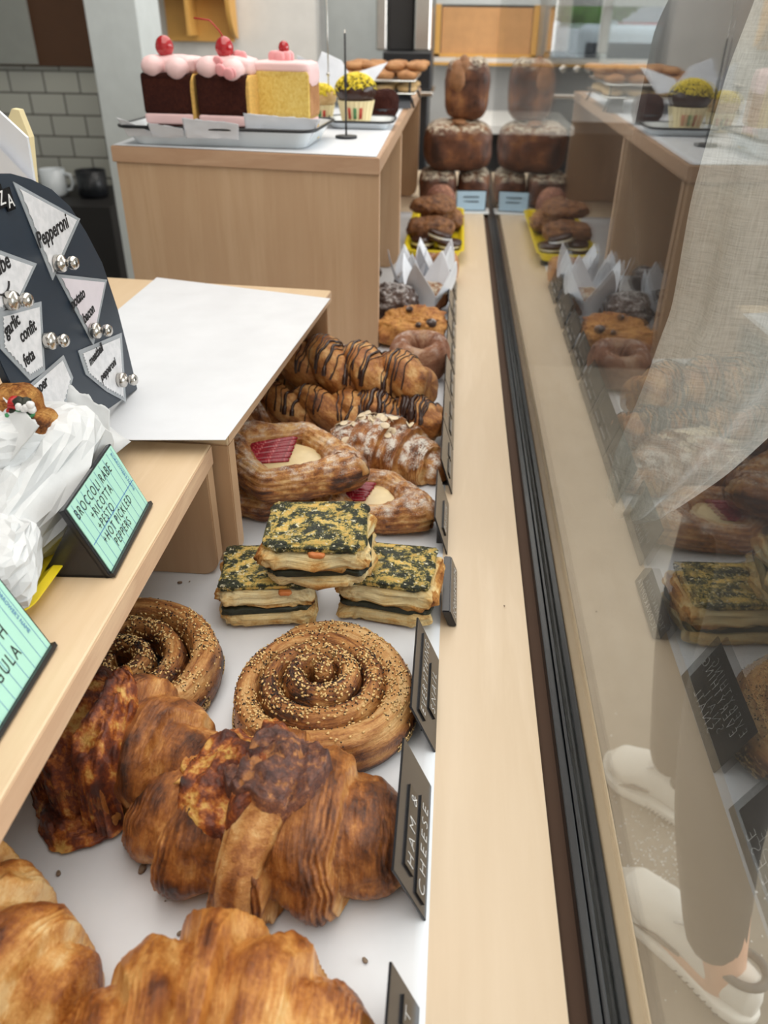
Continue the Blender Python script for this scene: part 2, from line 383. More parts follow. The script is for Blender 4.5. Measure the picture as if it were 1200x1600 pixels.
def superblob(name, dims, m, parent=None, e1=.35, e2=.35, amp=.003, fs=40, seed=0, n=90, k=120, crustf=None, zb=0, loc=(0, 0, 0), crust0=.45, smooth=True, flat=True, kc=.5):
    """rounded block (superellipsoid) resting on z=0, displaced by noise."""
    ph = np.linspace(-pi/2, pi/2, n)[:, None]; th = np.linspace(0, 2*pi, k, endpoint=False)[None, :]
    def pw(v, e): return np.sign(v)*np.abs(v)**e
    x = pw(np.cos(ph), e1)*pw(np.cos(th), e2); y = pw(np.cos(ph), e1)*pw(np.sin(th), e2); z = pw(np.sin(ph), e1)*np.ones_like(th)
    U = np.stack([x, y, z], -1); P = U*np.array(dims)/2
    Nn = P/(np.linalg.norm(P, axis=-1, keepdims=True)+1e-9)
    nz = fbm(P*fs+seed*7.3, seed, 5)-.5; nz2 = fbm(P*fs*3.1+seed, seed+9, 4)-.5
    P = P+Nn*((nz*2+nz2*.8)*amp)[..., None]
    P[..., 2] += dims[2]/2
    if flat: P[..., 2] = np.maximum(P[..., 2], 0.0005*fbm(P*80, 3))
    cr = crust0+kc*nz if crustf is None else crustf(P, U, nz)
    P = P+np.array(loc)
    return grid(name, P, m, parent, crust=np.clip(cr, 0, 1), caps=False, smooth=smooth)
def bvh_of(objs):
    V = []; F = []
    for o in objs:
        b = len(V); V += [o.matrix_basis @ v.co for v in o.data.vertices]; F += [tuple(i+b for i in p.vertices) for p in o.data.polygons]
    return BVHTree.FromPolygons(V, F)
def drop(bvh, x, y, z0=.5):
    h = bvh.ray_cast(Vector((x, y, z0)), Vector((0, 0, -1)))
    return (None, None) if h[0] is None else (np.array(h[0]), np.array(h[1]))
def text(name, s, size, m, parent, mat4, ext=.0003, align='LEFT', spacing=1.0, shear=0, offset=0, sx=1.0):
    c = bpy.data.curves.new('t', 'FONT'); c.body = s; c.size = size; c.extrude = ext; c.align_x = align; c.space_character = spacing
    c.shear = shear; c.offset = offset; c.resolution_u = 3
    o = bpy.data.objects.new('t', c); col.objects.link(o); dg = bpy.context.evaluated_depsgraph_get()
    me = bpy.data.meshes.new_from_object(o.evaluated_get(dg)); bpy.data.objects.remove(o); bpy.data.curves.remove(c)
    me.transform(mat4 @ Matrix.Diagonal((sx, 1, 1, 1))); attr_uv(me)
    return link(name, me, m, parent, False)
def frame(o, u, v):
    u = Vector(u).normalized(); v = Vector(v); v = (v-u*v.dot(u)).normalized(); n = u.cross(v)
    m_ = Matrix.Identity(4)
    for i in range(3): m_[i][0] = u[i]; m_[i][1] = v[i]; m_[i][2] = n[i]; m_[i][3] = o[i]
    return m_
def copy_tree(o, parent=None, loc=None, rz=None, label=None, scale=None):
    c = o.copy(); col.objects.link(c)
    if parent is not None: c.parent = parent
    if loc is not None: c.location = loc
    if rz is not None: c.rotation_euler = (0, 0, rz)
    if scale is not None: c.scale = (scale,)*3 if np.isscalar(scale) else scale
    if label: c['label'] = label
    for ch in o.children: copy_tree(ch, c)
    return c
def sheet(name, c4, m, parent=None, amp=.003, fs=20, seed=0, n=24, thick=.00035, curl=0, ragged=0):
    A, B, C, D = [np.array(q, float) for q in c4]; s = np.linspace(0, 1, n)
    u, v = np.meshgrid(s, s, indexing='ij'); u_ = u[..., None]; v_ = v[..., None]
    P = A*(1-u_)*(1-v_)+B*u_*(1-v_)+C*u_*v_+D*(1-u_)*v_
    N = nrm(np.cross(B-A, D-A)); d = (fbm(P*fs+seed, seed, 3)-.5)*2*amp+curl*((u-.5)**2+(v-.5)**2)*0+curl*np.sin(pi*u)
    P = P+N*d[..., None]
    if ragged:
        P[:, -1] += (fbm(P[:, -1]*160, seed+3, 3)-.5)[:, None]*ragged*nrm(C-B)
    V = P.reshape(-1, 3); V2 = V-N*thick; F = []; o = len(V)
    for i in range(n-1):
        for j in range(n-1):
            a = i*n+j; F.append((a, a+n, a+n+1, a+1)); F.append((o+a, o+a+1, o+a+n+1, o+a+n))
    rim = [i*n for i in range(n)]+[(n-1)*n+j for j in range(1, n)]+[i*n+n-1 for i in range(n-2, -1, -1)]+[j for j in range(n-2, 0, -1)]
    for a, b in zip(rim, rim[1:]+rim[:1]): F.append((a, o+a, o+b, b))
    return rawmesh(name, list(V)+list(V2), F, m, parent)
def struct(o): o['kind'] = 'structure'; return o

# ------------------------------------------------------------------ the setting
GX = .107          # inner face of the glass
struct(box('floor', (-2.8, -1.5, -.9), (3.2, 4.25, -.85), M['concrete'], bev=0))
struct(box('wall_back', (-1.5, 4.2, -.85), (.37, 4.35, 1.7), M['wallwhite'], bev=0))
struct(box('trim_1', (.37, 4.2, -.85), (3.2, 4.35, .285), M['wallwhite'], bev=0))
struct(box('trim_2', (.37, 4.2, .505), (3.2, 4.35, 1.7), M['wallgrey'], bev=0))
struct(box('trim_3', (-.12, 4.12, .5), (3.2, 4.2, 1.7), M['wallgrey'], bev=0))
struct(box('ceiling', (-2.8, -1.5, 1.7), (3.2, 4.35, 1.75), M['wallwhite'], bev=0))
struct(box('wall_left', (-2.85, -1.5, -.85), (-2.75, 4.35, 1.7), M['wallgrey'], bev=0))
struct(box('wall_tiled', (-2.75, 3.6, -.85), (-1.3, 3.7, 1.7), M['tile'], bev=0))
c0 = on(133, 0, y=2.6); c1 = on(216, 0, y=2.6)
struct(box('pillar', (-1.085, 2.6, -.85), (-.93, 2.8, 1.7), M['wallgrey'], bev=.004))
struct(box('partition', (-1.3, 3.45, -.85), (-.55, 3.55, 1.7), M['wallwhite'], bev=0))
struct(box('wall_grey', (-.55, 3.7, -.85), (-.26, 3.8, 1.7), M['wallgrey'], bev=0))
struct(box('wall_front', (-2.8, -1.6, -.85), (3.3, -1.5, 1.7), M['wallwhite'], bev=0))
struct(box('wall_right', (3.2, -1.5, -.85), (3.3, 4.35, -.2), M['wallwhite'], bev=0))
struct(box('trim_4', (3.2, -1.5, 1.45), (3.3, 4.35, 1.7), M['wallwhite'], bev=0))
for i, (a, b) in enumerate(((-1.5, -1.2), (1.3, 1.4), (3.9, 4.2))): struct(box('trim_%d' % (5+i), (3.2, a, -.2), (3.3, b, 1.45), M['wallwhite'], bev=0))
# street window at the back
win = empty('window_1', (0, 0, 0)); struct(win)
box('sill', (-.12, 4.02, .282), (3.2, 4.22, .3), M['wallwhite'], win); box('sill_front', (-.12, 4.0, .272), (3.2, 4.019, .284), M['yellowwood'], win)
box('window_frame', (.37, 4.14, .285), (.4, 4.25, .505), M['yellowwood'], win)
box('window_frame', (.62, 4.17, .285), (.655, 4.25, .505), M['wallgrey'], win)
box('pane', (.37, 4.2, .285), (3.2, 4.206, .505), M['glass'], win, bev=0)
# corkboard left of the window
cb = empty('cork_board', (-.12, 4.11, .3), 'tan cork board in a yellow wooden frame left of the street window', 'cork board')
box('board', (.03, .0, .01), (.46, .02, .19), M['cork'], cb)
for a, b in (((0, -.01, 0), (.025, .03, .2)), ((.455, -.01, 0), (.475, .03, .2)), ((0, -.01, 0), (.475, .03, .014)), ((.29, -.01, .014), (.305, .03, .2))):
    box('frame', a, b, M['yellowwood'], cb)
# street beyond
struct(box('ground_street', (-12, 4.6, -1.0), (22, 40, -.95), M['concrete'], bev=0))
fb = empty('building', (4.2, 22, -1), 'pale grey two-storey building across the street', 'building')
box('wall', (-.6, 0, 0), (6, 5, 9), M['facade'], fb, bev=0)
for k in range(3): box('window_pane', (.1+k*.75, -.05, 1.8), (.6+k*.75, 0, 3.2), M['glassdark'], fb, bev=0)
aw = prism('awning', [(3.6, 21.95, .4), (3.6, 21.2, .1), (3.6, 21.2, .0), (3.6, 21.95, .0)], (3.5, 0, 0), M['rub'])
tag(aw, 'red awning on the building across the street', 'awning')
cr = empty('car', (3.4, 14, -.95), 'pale car parked across the street behind the back window', 'car')
box('body', (0, 0, .25), (3.6, 1.6, .8), M['enamel'], cr, bev=.15, seg=4); box('cabin', (.6, .1, .75), (2.8, 1.5, 1.3), M['glassdark'], cr, bev=.25, seg=4)
for x in (.7, 2.9):
    wv = lathe('wheel', [(0, 0), (.3, 0), (.32, .05), (.32, .15), (.3, .2), (0, .2)], M['black'], cr, 24); wv.rotation_euler = (pi/2, 0, 0); wv.location = (x, .1, .32)
tr = empty('street_tree', (2.3, 18, -.95), 'leafy green tree on the street outside the back window', 'tree')
tube('trunk', [(0, 0, 0), (.05, 0, 1.2), (0, 0, 2.4)], [.14, .11, .07], M['brownboard'], tr)
superblob('foliage', (2.2, 2.2, 2.4), M['leaf'], tr, 1, 1, .5, 2.5, 5, 40, 60, flat=False, loc=(0, 0, 1.2))
ss = empty('stop_sign', (2.72, 9.5, -.95), 'red octagonal stop sign on a pole outside the window', 'street sign')
tube('pole', [(0, 0, 0), (0, 0, 1.05)], .03, M['steel'], ss)
prism('sign_plate', [(.13*math.cos(a), -.04, 1.02+.13*math.sin(a)) for a in np.arange(8)*pi/4+pi/8], (0, .01, 0), M['red'], ss)
text('lettering', 'STOP', .085, M['white'], ss, frame((0, -.045, .99), (1, 0, 0), (0, 0, 1)), .001, 'CENTER')
bm_ = empty('blue_van', (1.5, 12, -.95), 'white and dark blue van on the street outside the back window', 'van')
box('body', (0, 0, .3), (1.15, 3, 1.35), M['enamel'], bm_, bev=.1, seg=3); box('side_stripe', (.1, -.03, .9), (1.05, .0, 1.15), M['navy'], bm_)

# display counter
ct = empty('display_counter', (0, 0, -.85), 'long pale maple display counter under the pastries', 'counter')
box('deck', (-.5, -.35, .81), (.085, 2.95, .85), M['deck'], ct, bev=.001)
box('base', (-.48, -.3, 0), (.1, 2.9, .81), M['wallwhite'], ct, bev=0)
box('glass_groove', (.085, -.35, .80), (.0965, 2.95, .842), M['groove_shadow'], ct, bev=0)
for a, b in ((.0965, .1025), (.1032, .1065)): box('gasket', (a, -.35, .81), (b, 2.75, .8525), M['black'], ct, bev=.001)
box('outer_gasket', (.1112, -.35, .81), (.117, 2.75, .852), M['black'], ct, bev=.001)
box('outer_rail', (.117, -.35, .80), (.1275, 2.95, .855), M['maple'], ct, bev=.0012)
gp = box('glass_guard', (GX, -.35, -.045), (GX+.0035, 2.72, .62), M['glass'], bev=0)
tag(gp, 'tall clear glass pane standing along the right side of the counter', 'glass guard')
# white paper on the deck
pp = sheet('counter_paper', [(-.49, -.3, .0006), (.009, -.3, .0006), (.009, 2.25, .0006), (-.49, 2.25, .0006)], M['paper'], amp=.0002, fs=6, n=60, thick=.0004)
tag(pp, 'long sheet of white butcher paper lying on the maple deck under the pastries', 'paper')

# tall table (far riser) with front and side panels
TZ = .281
def q(px, py, z): return on(px, py, z=z)
bx = empty('tall_riser_table', (-.107, 1.2, 0), 'tall maple riser table with the cakes and cupcakes on top', 'riser table')
def L(p): return (p[0]+.107, p[1]-1.2, p[2])
fl = on(172, 228, z=TZ); fr = (-.1065, 1.2)
topo = [L((fr[0], fr[1], TZ-.022)), L((-.1065, 2.52, TZ-.022)), L((-.52, 2.52, TZ-.022)), L((fl[0], fl[1], TZ-.022))]
dvec = np.array([fr[0]-fl[0], fr[1]-fl[1], 0]); dvec /= np.linalg.norm(dvec)
prism('top', topo, (0, 0, .022), M['maple_x'], bx, bev=.001)
ins = np.array([-dvec[1], dvec[0], 0])*.004
fp = [np.array(L((fr[0], fr[1], 0)))+ins-dvec*.001, np.array(L((fl[0], fl[1], 0)))+ins+dvec*.004]
prism('front_panel', [fp[0], fp[1], fp[1]+[0, 0, TZ-.0225], fp[0]+[0, 0, TZ-.0225]], (0, .018, 0), M['maple_z'], bx)
for yy in (.48, 1.27):
    pts = [(-.36, yy, TZ-.0225), (-.001, yy, TZ-.0225)]
    for a in np.linspace(0, pi/2, 9): pts.append((-.026+.025*math.cos(a), yy, .026-.0255*math.sin(a)+.001))
    pts.append((-.36, yy, .001))
    prism('leg_panel', pts, (0, .018, 0), M['maple_z'], bx)
    box('edge_band', (-.001, yy+.0005, .028), (.0006, yy+.0175, TZ-.0225), M['plyedge'], bx, bev=0)
box('edge_band', (-.0004, .004, .001), (.0004, .017, TZ-.0225), M['plyedge'], bx, bev=0)
box('shade_panel', (-.39, .2, 0), (-.37, 1.3, TZ-.0225), M['maple_z'], bx)  # added panel that closes off the room so the space under the table stays dark
tp = sheet('table_paper', [L(on(178, 224, z=TZ+.001))+np.array((-.107, 1.2, 0)), (-.112, 1.206, TZ+.001), (-.125, 2.45, TZ+.001), (-.6, 2.45, TZ+.001)] if False else
           [tuple(on(176, 226, z=TZ+.0012)), (-.111, 1.207, TZ+.0012), (-.125, 2.45, TZ+.0012), (-.51, 2.45, TZ+.0012)], M['paper'], amp=.0006, fs=9, n=30, thick=.0004)
tag(tp, 'white paper covering the tall riser table under the cake tray', 'paper')

# middle shelf with white paper, near shelf with sandwiches
def bench(name, x0, x1, y0, y1, ztop, th, rz, label, legs, legmat):
    b = empty(name, (x1, y0, 0), label, 'shelf riser', rz=rz); W = x1-x0; D = y1-y0
    box('shelf_board', (-W, 0, ztop-th), (0, D, ztop), M['maple'], b, bev=.0015)
    box('edge_band', (.0002, .002, ztop-th+.001), (.0008, D-.002, ztop-.001), M['plyedge'], b, bev=0)
    for y in legs:
        pts = [(-.12, y, ztop-th-.0005), (-.0005, y, ztop-th-.0005)]
        for a in np.linspace(0, pi/2, 9): pts.append((-.018+.0175*math.cos(a), y, .018-.018*math.sin(a)+.0005))
        for a in np.linspace(pi/2, pi, 6): pts.append((-.11+.010*math.cos(a), y, .01-.01*math.sin(a)+.0005))
        prism('leg', pts, (0, .017, 0), legmat, b, bev=.001)
    return b
bench('near_shelf_riser', -.62, -.2, -.1, .602, .131, .019, 0, 'low maple shelf with the wrapped sandwiches and green cards', (.02, .684), M['maple_z'])
bench('middle_shelf_riser', -.56, -.186, .606, 1.03, .143, .015, -.075, 'low maple shelf covered with a large white sheet of paper', (.001, .40), M['maple_z'])
z2 = .1445
mp = sheet('shelf_paper', [tuple(on(160, 690, z=z2)), tuple(on(352, 688, z=z2)), tuple(on(516, 467, z=z2)), tuple(on(245, 434, z=z2))], M['paper'], amp=.0012, fs=7, n=30, thick=.0004, seed=4)
E1, E2, E3, E4 = on(185, 688, z=z2), on(352, 688, z=z2), on(516, 467, z=z2), on(245, 434, z=z2)
bpy.data.objects.remove(mp)
mp = prism('shelf_paper', [E1, E2, E3, E4, on(168, 498, z=z2), on(120, 560, z=z2), on(120, 640, z=z2)], (0, 0, .0006), M['paper'])
tag(mp, 'large blank white sheet of paper lying on the middle shelf', 'paper')

# background left
bb = box('brown_board', (-2.3, 3.57, on(60, 103, y=3.58)[2]), (-1.44, 3.6, .75), M['brownboard'], bev=.002)
tag(bb, 'dark brown board fixed above the white wall tiles', 'wall board')
gb = box('menu_sheet', (-2.3, 3.55, on(30, 100, y=3.56)[2]), (on(52, 60, y=3.56)[0], 3.565, .75), plain('grey green menu sheet', S(150, 152, 146), .5), bev=0)
tag(gb, 'grey sheet hung over the brown board at the top left', 'menu board')
dc = box('back_cabinet', (-2.7, 3.1, -.85), (-1.32, 3.55, on(60, 290, y=3.5)[2]), M['dark'])
tag(dc, 'dark back cabinet under the tiled wall', 'cabinet')
for i, (px, py, r) in enumerate(((93, 308, .05), (150, 300, .06))):
    p = on(px, py+22, y=3.3); m_ = M['enamel'] if i == 0 else M['blackmetal']
    mg = empty('mug', (p[0], 3.3, dc.bound_box[1][2]+.001), ['white mug with a handle on the dark back cabinet', 'black canister on the dark back cabinet'][i], ['mug', 'canister'][i])
    if i: mg.name = 'canister'
    lathe('cup' if i == 0 else 'canister_body', [(0, 0), (r*.85, 0), (r, .01), (r, .1), (r*.95, .1), (r*.93, .012), (0, .012)], m_, mg, 24)
    if i == 0: tube('handle', [(r, 0, .085), (r*1.5, 0, .08), (r*1.65, 0, .05), (r*1.4, 0, .025), (r, 0, .02)], .007, m_, mg, 8)
# wall cubby
cu = empty('wall_cubby', (on(228, 60, y=3.4)[0], 3.43, on(300, 65, y=3.4)[2]), 'small yellow wood cubby shelf hanging on the white wall', 'cubby shelf')
cw = on(372, 60, y=3.4)[0]-on(228, 60, y=3.4)[0]
box('top_board', (0, -.12, .16), (cw, 0, .185), M['yellowwood'], cu); box('back_board', (.08, -.01, 0), (cw-.02, 0, .16), M['yellowwood'], cu)
box('divider', (cw*.52, -.11, .02), (cw*.52+.015, -.01, .16), M['yellowwood'], cu)
prism('side_board', [(cw-.02, -.11, .16)]+[(cw-.02, -.11+.11*(1-math.cos(a)), .16*math.cos(a)*0+.16-.15*math.sin(a)) for a in np.linspace(0, pi/2, 8)]+[(cw-.02, -.01, .16)], (.015, 0, 0), M['yellowwood'], cu)
# espresso machine / urn behind the riser
em = empty('coffee_machine', (on(585, 130, y=3.3)[0], 3.3, 0), 'tall steel and black coffee machine behind the riser table', 'coffee machine')
box('lower_body', (.01, 0, -.85), (.2, .3, .22), M['blackmetal'], em, bev=.004)
for a, b in ((0, .04), (.14, .2)): box('steel_column', (a, .05, .345), (b, .25, .7), M['steel'], em, bev=.006)
box('control_panel', (.03, .0, .22), (.21, .25, .345), M['blackmetal'], em, bev=.006)
box('black_core', (.045, .08, .345), (.135, .22, .7), M['dark'], em, bev=.004)
for x in (.07, .11, .16): tube('knob', [(x, 0, .3), (x, -.03, .3)], .012, M['steel'], em, 12)
box('drip_tray', (0, -.05, .205), (.22, .25, .22), M['steel'], em, bev=.003)
# white ledges beyond the counter
lg = box('white_ledge', (-.01, 3.25, .085), (.43, 3.8, .115), M['wallwhite'], bev=.002)
tag(lg, 'bright white ledge beyond the stacked loaves', 'ledge')
lw = box('dark_under_counter', (.02, 3.35, -.85), (1.7, 3.75, .084), M['dark'])
tag(lw, 'dark cabinet front beneath the white ledge', 'cabinet')

# ------------------------------------------------------------------ croissants
def croissant(name, L, Rm, N, bend, seed, mat, parent, squash=.82, skew=.45, tipw=.3, front=0, flatb=.55, wrapw=1.0, asym=0):
    n, k = 340, 150
    t = np.linspace(-1, 1, n)[:, None]; ph = np.linspace(0, 2*pi, k, endpoint=False)[None, :]
    env = tipw+(1-tipw)*np.cos(np.clip(np.abs(t-asym*.1), 0, 1)*pi/2)**.85
    endr = np.sqrt(np.clip(1-((np.abs(t)-.9)/.1).clip(0, 1)**2, 0, 1)); env = env*(.04+.96*endr)
    # overlapping wraps: a lip on every step towards the tips
    wob = (fbm(np.stack([t*2+0*ph, np.cos(ph)*1.2+0*t, np.sin(ph)*1.2+0*t], -1)+seed, seed, 3)-.5)
    s = np.abs(t)*N*wrapw+skew*np.cos(ph-pi/2-.3)*np.sign(t)**2*.5+.55*wob+.5
    f = s-np.floor(s); idx = np.floor(s)
    h = -1+2*sm(0, .62, f); h = np.where(f > .93, h*(1-sm(.93, 1.0, f)*2), h)
    step = .115*h*env
    cc = np.stack([t*L*9+0*ph, np.cos(ph)+0*t, np.sin(ph)+0*t], -1)
    big = fbm(cc*1.3+seed, seed+1, 3)-.5; mid = fbm(np.stack([t*L*60+0*ph, np.cos(ph)*2.4+0*t, np.sin(ph)*2.4+0*t], -1)+seed, seed+2, 4)-.5
    lamm = sm(.45, .85, f)*sm(.35, .6, vn(np.stack([idx*3.1, np.cos(ph)*1.5+0*t, np.sin(ph)*1.5+seed+0*t], -1), seed))
    lam = np.sin(f*2*pi*11+mid*5)
    fl = fbm(np.stack([t*L*240+0*ph, np.cos(ph)*5+0*t, np.sin(ph)*5+0*t], -1)+seed, seed+5, 3)-.5
    r = Rm*env*(1+step/np.maximum(env, .2)+big*.22+mid*.10+lam*lamm*.016+fl*.05)
    a = t*bend*.5
    if abs(bend) > 1e-3:
        Rb = L/bend; cx = Rb*np.sin(a); cy = Rb*(1-np.cos(a))
    else: cx = L/2*t; cy = 0*t
    dx, dy = np.cos(a), np.sin(a)
    px = cx-dy*r*np.cos(ph)*1.0; py = cy+dx*r*np.cos(ph)*1.0
    pz = r*np.sin(ph)*squash+Rm*env*squash*flatb
    x0 = 0; P = np.stack([px+0*ph, py+0*ph, pz], -1)
    low = P[..., 2] < .004; P[..., 2] = np.where(low, .004+(P[..., 2]-.004)*.15, P[..., 2])
    P[..., 2] -= P[..., 2].min()-.0003
    cr = .42+.16*h+.5*big+.9*mid-.22*lamm*(.5+.5*lam)-.12*sm(.7, .95, f)+.12*np.sin(ph)
    cr = np.where((h < -.5), cr+.12, cr)
    return grid(name, P, mat, parent, crust=np.clip(cr, 0, 1), us=1.0)

def cheese_cap(name, body, region, m, parent, seed=0, lift=.004, amp=.006, nx=90, ny=90):
    """melted cheese draped over the crust inside an oval region (cx, cy, rx, ry, rot)."""
    cx, cy, rx, ry, rot = region; b = bvh_of(body if isinstance(body, list) else [body]); P = []; cr = []
    for i in range(nx):
        rr = i/(nx-1); row = []; c_ = []
        for j in range(ny):
            a = 2*pi*j/ny; wv = 1+.34*(fbm([math.cos(a)*1.6+seed, math.sin(a)*1.6, seed], seed, 4)-.5)*2
            u = rr*rx*wv*math.cos(a); v = rr*ry*wv*math.sin(a)
            x = cx+u*math.cos(rot)-v*math.sin(rot); y = cy+u*math.sin(rot)+v*math.cos(rot)
            h, nn = drop(b, x, y)
            z = .001 if h is None else h[2]
            row.append((x, y, z)); c_.append(0)
        P.append(row); cr.append(c_)
    P = np.array(P); rr = np.linspace(0, 1, nx)[:, None]
    nz = fbm(P*60+seed, seed, 5); nb = fbm(P*190+seed, seed+4, 3)
    edge = 1-sm(.9, 1.0, rr)
    lumps = (nz-.35)*2
    P[..., 2] += (lift+amp*lumps*1.4+.0035*(nb-.5))*edge-.003*(1-edge)
    # smooth big vertical steps
    P[..., 2] = np.maximum(P[..., 2], .0012)
    crust = np.clip(.25+lumps*.5+(nb-.5)*.5, 0, 1)
    return grid(name, P[::-1], m, parent, crust=crust[::-1], caps=False, us=1)

c = empty('croissant', (-.268, .212, 0), 'golden butter croissant cut off at the lower left corner, its rounded end pointing right', 'croissant', 'plain butter croissants', rz=R(-20))
croissant('crust', .22, .056, 3, .5, 11, M['croissant'], c, tipw=.42, squash=.9)
c = empty('croissant', (-.092, .170, 0), 'golden butter croissant at the bottom edge, in front of the ham and cheese one', 'croissant', 'plain butter croissants', rz=R(6))
croissant('crust', .165, .056, 2.6, -.4, 23, M['croissant'], c, tipw=.24, squash=1.0, skew=.8)
hc = empty('ham_and_cheese_croissant', (-.096, .308, 0), 'dark glossy ham croissant with charred cheese on top, behind the HAM & CHEESE sign', 'croissant', 'ham and cheese croissants', rz=R(-4))
hb = croissant('crust', .186, .056, 2.6, .45, 37, M['croissant_dark'], hc, tipw=.34, squash=.78, skew=.35)
hbv = bvh_of([hb]); ys_ = np.linspace(.004, -.064, 30); st = []
for k_, y in enumerate(ys_):
    h, nn = drop(hbv, .010-.012*k_/29, y); st.append(np.array(h) if h is not None else np.array((.0, y, .004)))
st = np.array(st); rS = np.linspace(.021, .011, 30)
for _ in range(4): st[1:-1] = (st[:-2]+2*st[1:-1]+st[2:])/4
sP = tubemesh(st-np.array([0, -.3, 1])*rS[:, None]*.62, rS, 40)
dst = np.sin(np.linspace(0, 2*pi, 40)*7)*.0004; sP += ((fbm(sP*110, 4, 4)-.5)*.004+dst[None, :])[..., None]
sP[..., 2] = np.maximum(sP[..., 2], .0006)
strip = grid('folded_strip', sP, M['croissant_dark'], hc, crust=np.clip(.26+.9*(fbm(sP*70, 9, 3)-.5)+.1*np.sin(np.linspace(0, 2*pi, 40)*7)[None, :], 0, 1), us=.5)
cheese_cap('melted_cheese', [hb, strip], (-.018, .006, .038, .044, .3), M['cheese'], hc, 5, .002, .006)
cheese_cap('charred_cheese', [hb, strip], (.012, .002, .027, .034, -.5), M['cheese_purple'], hc, 8, .006, .009)
for i in range(3):
    v, f = seedgeo((0, 0, 0), (1, .4*i, 0), (0, 0, 1), .005, .003, .002)
    h, nn = drop(bvh_of([hb]), (-.046, -.038, -.05)[i], (.012, -.01, -.004)[i]); sd = rawmesh('cheese_drip', np.array(v)+h+[0, 0, .002], f, M['nut'], hc)
c4 = empty('ham_and_cheese_croissant', (-.197, .349, .003), 'croissant blanketed in browned melted cheese under the edge of the near shelf', 'croissant', 'ham and cheese croissants', rz=R(-8))
b4 = croissant('crust', .150, .044, 2.6, -.5, 51, M['croissant_dark'], c4, tipw=.36, squash=1.0, skew=.3)
c4.rotation_euler = (0, R(-3), R(-8)); 
cheese_cap('melted_cheese', b4, (-.026, -.006, .042, .060, .1), M['cheese'], c4, 12, .004, .008, 100, 110)

# ------------------------------------------------------------------ everything snails
def snail(loc, rz, label, seed, Rout=.073, turns=3.6, seeds=1500, gap_t=None, h0=.062, h1=.036):
    root = empty('everything_snail', loc, label, 'pastry', 'everything snails', rz=rz)
    n, k = 560, 56; th = np.linspace(0, 1, n)[:, None]; ph = np.linspace(0, 2*pi, k, endpoint=False)[None, :]
    ang = -2*pi*turns*(1-th**.62)*1.0
    pitch = (Rout-.010)/turns
    rad = .003+(Rout-.0125)*(1+ang/(2*pi*turns))
    rad = rad+.0015*np.sin(ang*3+seed)*th
    wv = (.0098+.0042*sm(.55, 1, th))*(1-.8*sm(.975, 1, th))*(.7+.3*sm(0, .08, th))
    top = (h1+(h0-h1)*(1-rad/Rout)**1.3)*(1-.25*sm(.93, 1, th))
    cx, cy = rad*np.cos(ang), rad*np.sin(ang); ox, oy = np.cos(ang), np.sin(ang)
    cc, ss_ = np.cos(ph), np.sin(ph); cc = np.sign(cc)*np.abs(cc)**.8; ss_ = np.sign(ss_)*np.abs(ss_)**.75
    nzv = np.stack([th*26+0*ph, cc*1.1+0*th, ss_*1.1+0*th], -1)
    big = fbm(nzv*.8+seed, seed, 3)-.5; fine = fbm(np.stack([th*50+0*ph, cc*5+0*th, ss_*5+0*th], -1)+seed, seed+3, 3)-.5
    lay = np.sin(ph*9+big*6)
    rr = 1+.34*big+.16*fine+.035*lay*sm(.4, .8, th)
    lean = (ss_+1)*.5
    x = cx+ox*(wv*cc*rr*(1.12-.25*lean)-.0015*lean); y = cy+oy*(wv*cc*rr*(1.12-.25*lean)-.0015*lean)
    z = top/2+top/2*ss_*(1+.16*big+.06*fine)
    z = np.maximum(z, .0005+0*z)
    P = np.stack([x, y, z+0*th], -1)
    cr = .36+.9*big+.6*fine+.12*lay*sm(.4, .9, th)+.42*(1-lean)*sm(-.2, .3, 1-lean)+.34*(1-sm(.35, .85, th))*sm(.38, .6, fbm(nzv*1.7+3, seed+8, 4)+.1)
    body = grid('coiled_dough', P, M['snail'], root, crust=np.clip(cr, 0, 1), us=14)
    b = bvh_of([body]); rnd = random.Random(seed); ses = []; pop = []
    clump = lambda x, y: fbm(np.array([x*45+seed, y*45, 0]), seed+7, 3)
    i = 0
    while len(ses) < seeds*.5 or len(pop) < seeds*.5:
        i += 1
        if i > seeds*30: break
        a = rnd.uniform(0, 2*pi)
        if rnd.random() < .36:      # seeded outer rim, near the base
            p = Vector((math.cos(a)*.12, math.sin(a)*.12, rnd.uniform(.001, .014)))
            if clump(p.x*.5, p.y*.5) < .45: continue
            h = b.ray_cast(p, Vector((-math.cos(a), -math.sin(a), 0)))
        else:
            r_ = Rout*math.sqrt(rnd.random()); x_, y_ = r_*math.cos(a), r_*math.sin(a)
            dens = clump(x_, y_)*(1.25-.75*r_/Rout)
            if rnd.random() > (dens-.21)*1.8: continue
            h = b.ray_cast(Vector((x_, y_, .2)), Vector((0, 0, -1)))
        if h[0] is None or h[1].z < -.3: continue
        d = (rnd.gauss(0, 1), rnd.gauss(0, 1), rnd.gauss(0, .4))
        g = rnd.random()
        if g < .55 and len(ses) < seeds*.5: ses.append(seedgeo(h[0]+h[1]*.0004, d, h[1], .00165, .0011, .0007))
        elif len(pop) < seeds*.5: pop.append(seedgeo(h[0]+h[1]*.0003, d, h[1], .00075, .0008, .0007))
    o = multi('sesame_seeds', ses, M['sesame'], root); o['kind'] = 'stuff'; o['label'] = 'toasted sesame seeds'
    o = multi('poppy_seeds', pop, M['poppy'], root); o['kind'] = 'stuff'; o['label'] = 'black poppy seeds'
    return root
snail((-.081, .421, .0004), R(130), 'round everything snail pastry coiled in full view beside the EVERYTHING SNAIL sign', 3, seeds=4200, Rout=.077, h0=.054, h1=.032)
snail((-.2365, .428, .0004), R(185), 'everything snail pastry partly hidden under the near shelf and cheese croissant', 9, Rout=.086, seeds=4600, turns=3.2, h0=.036, h1=.036)

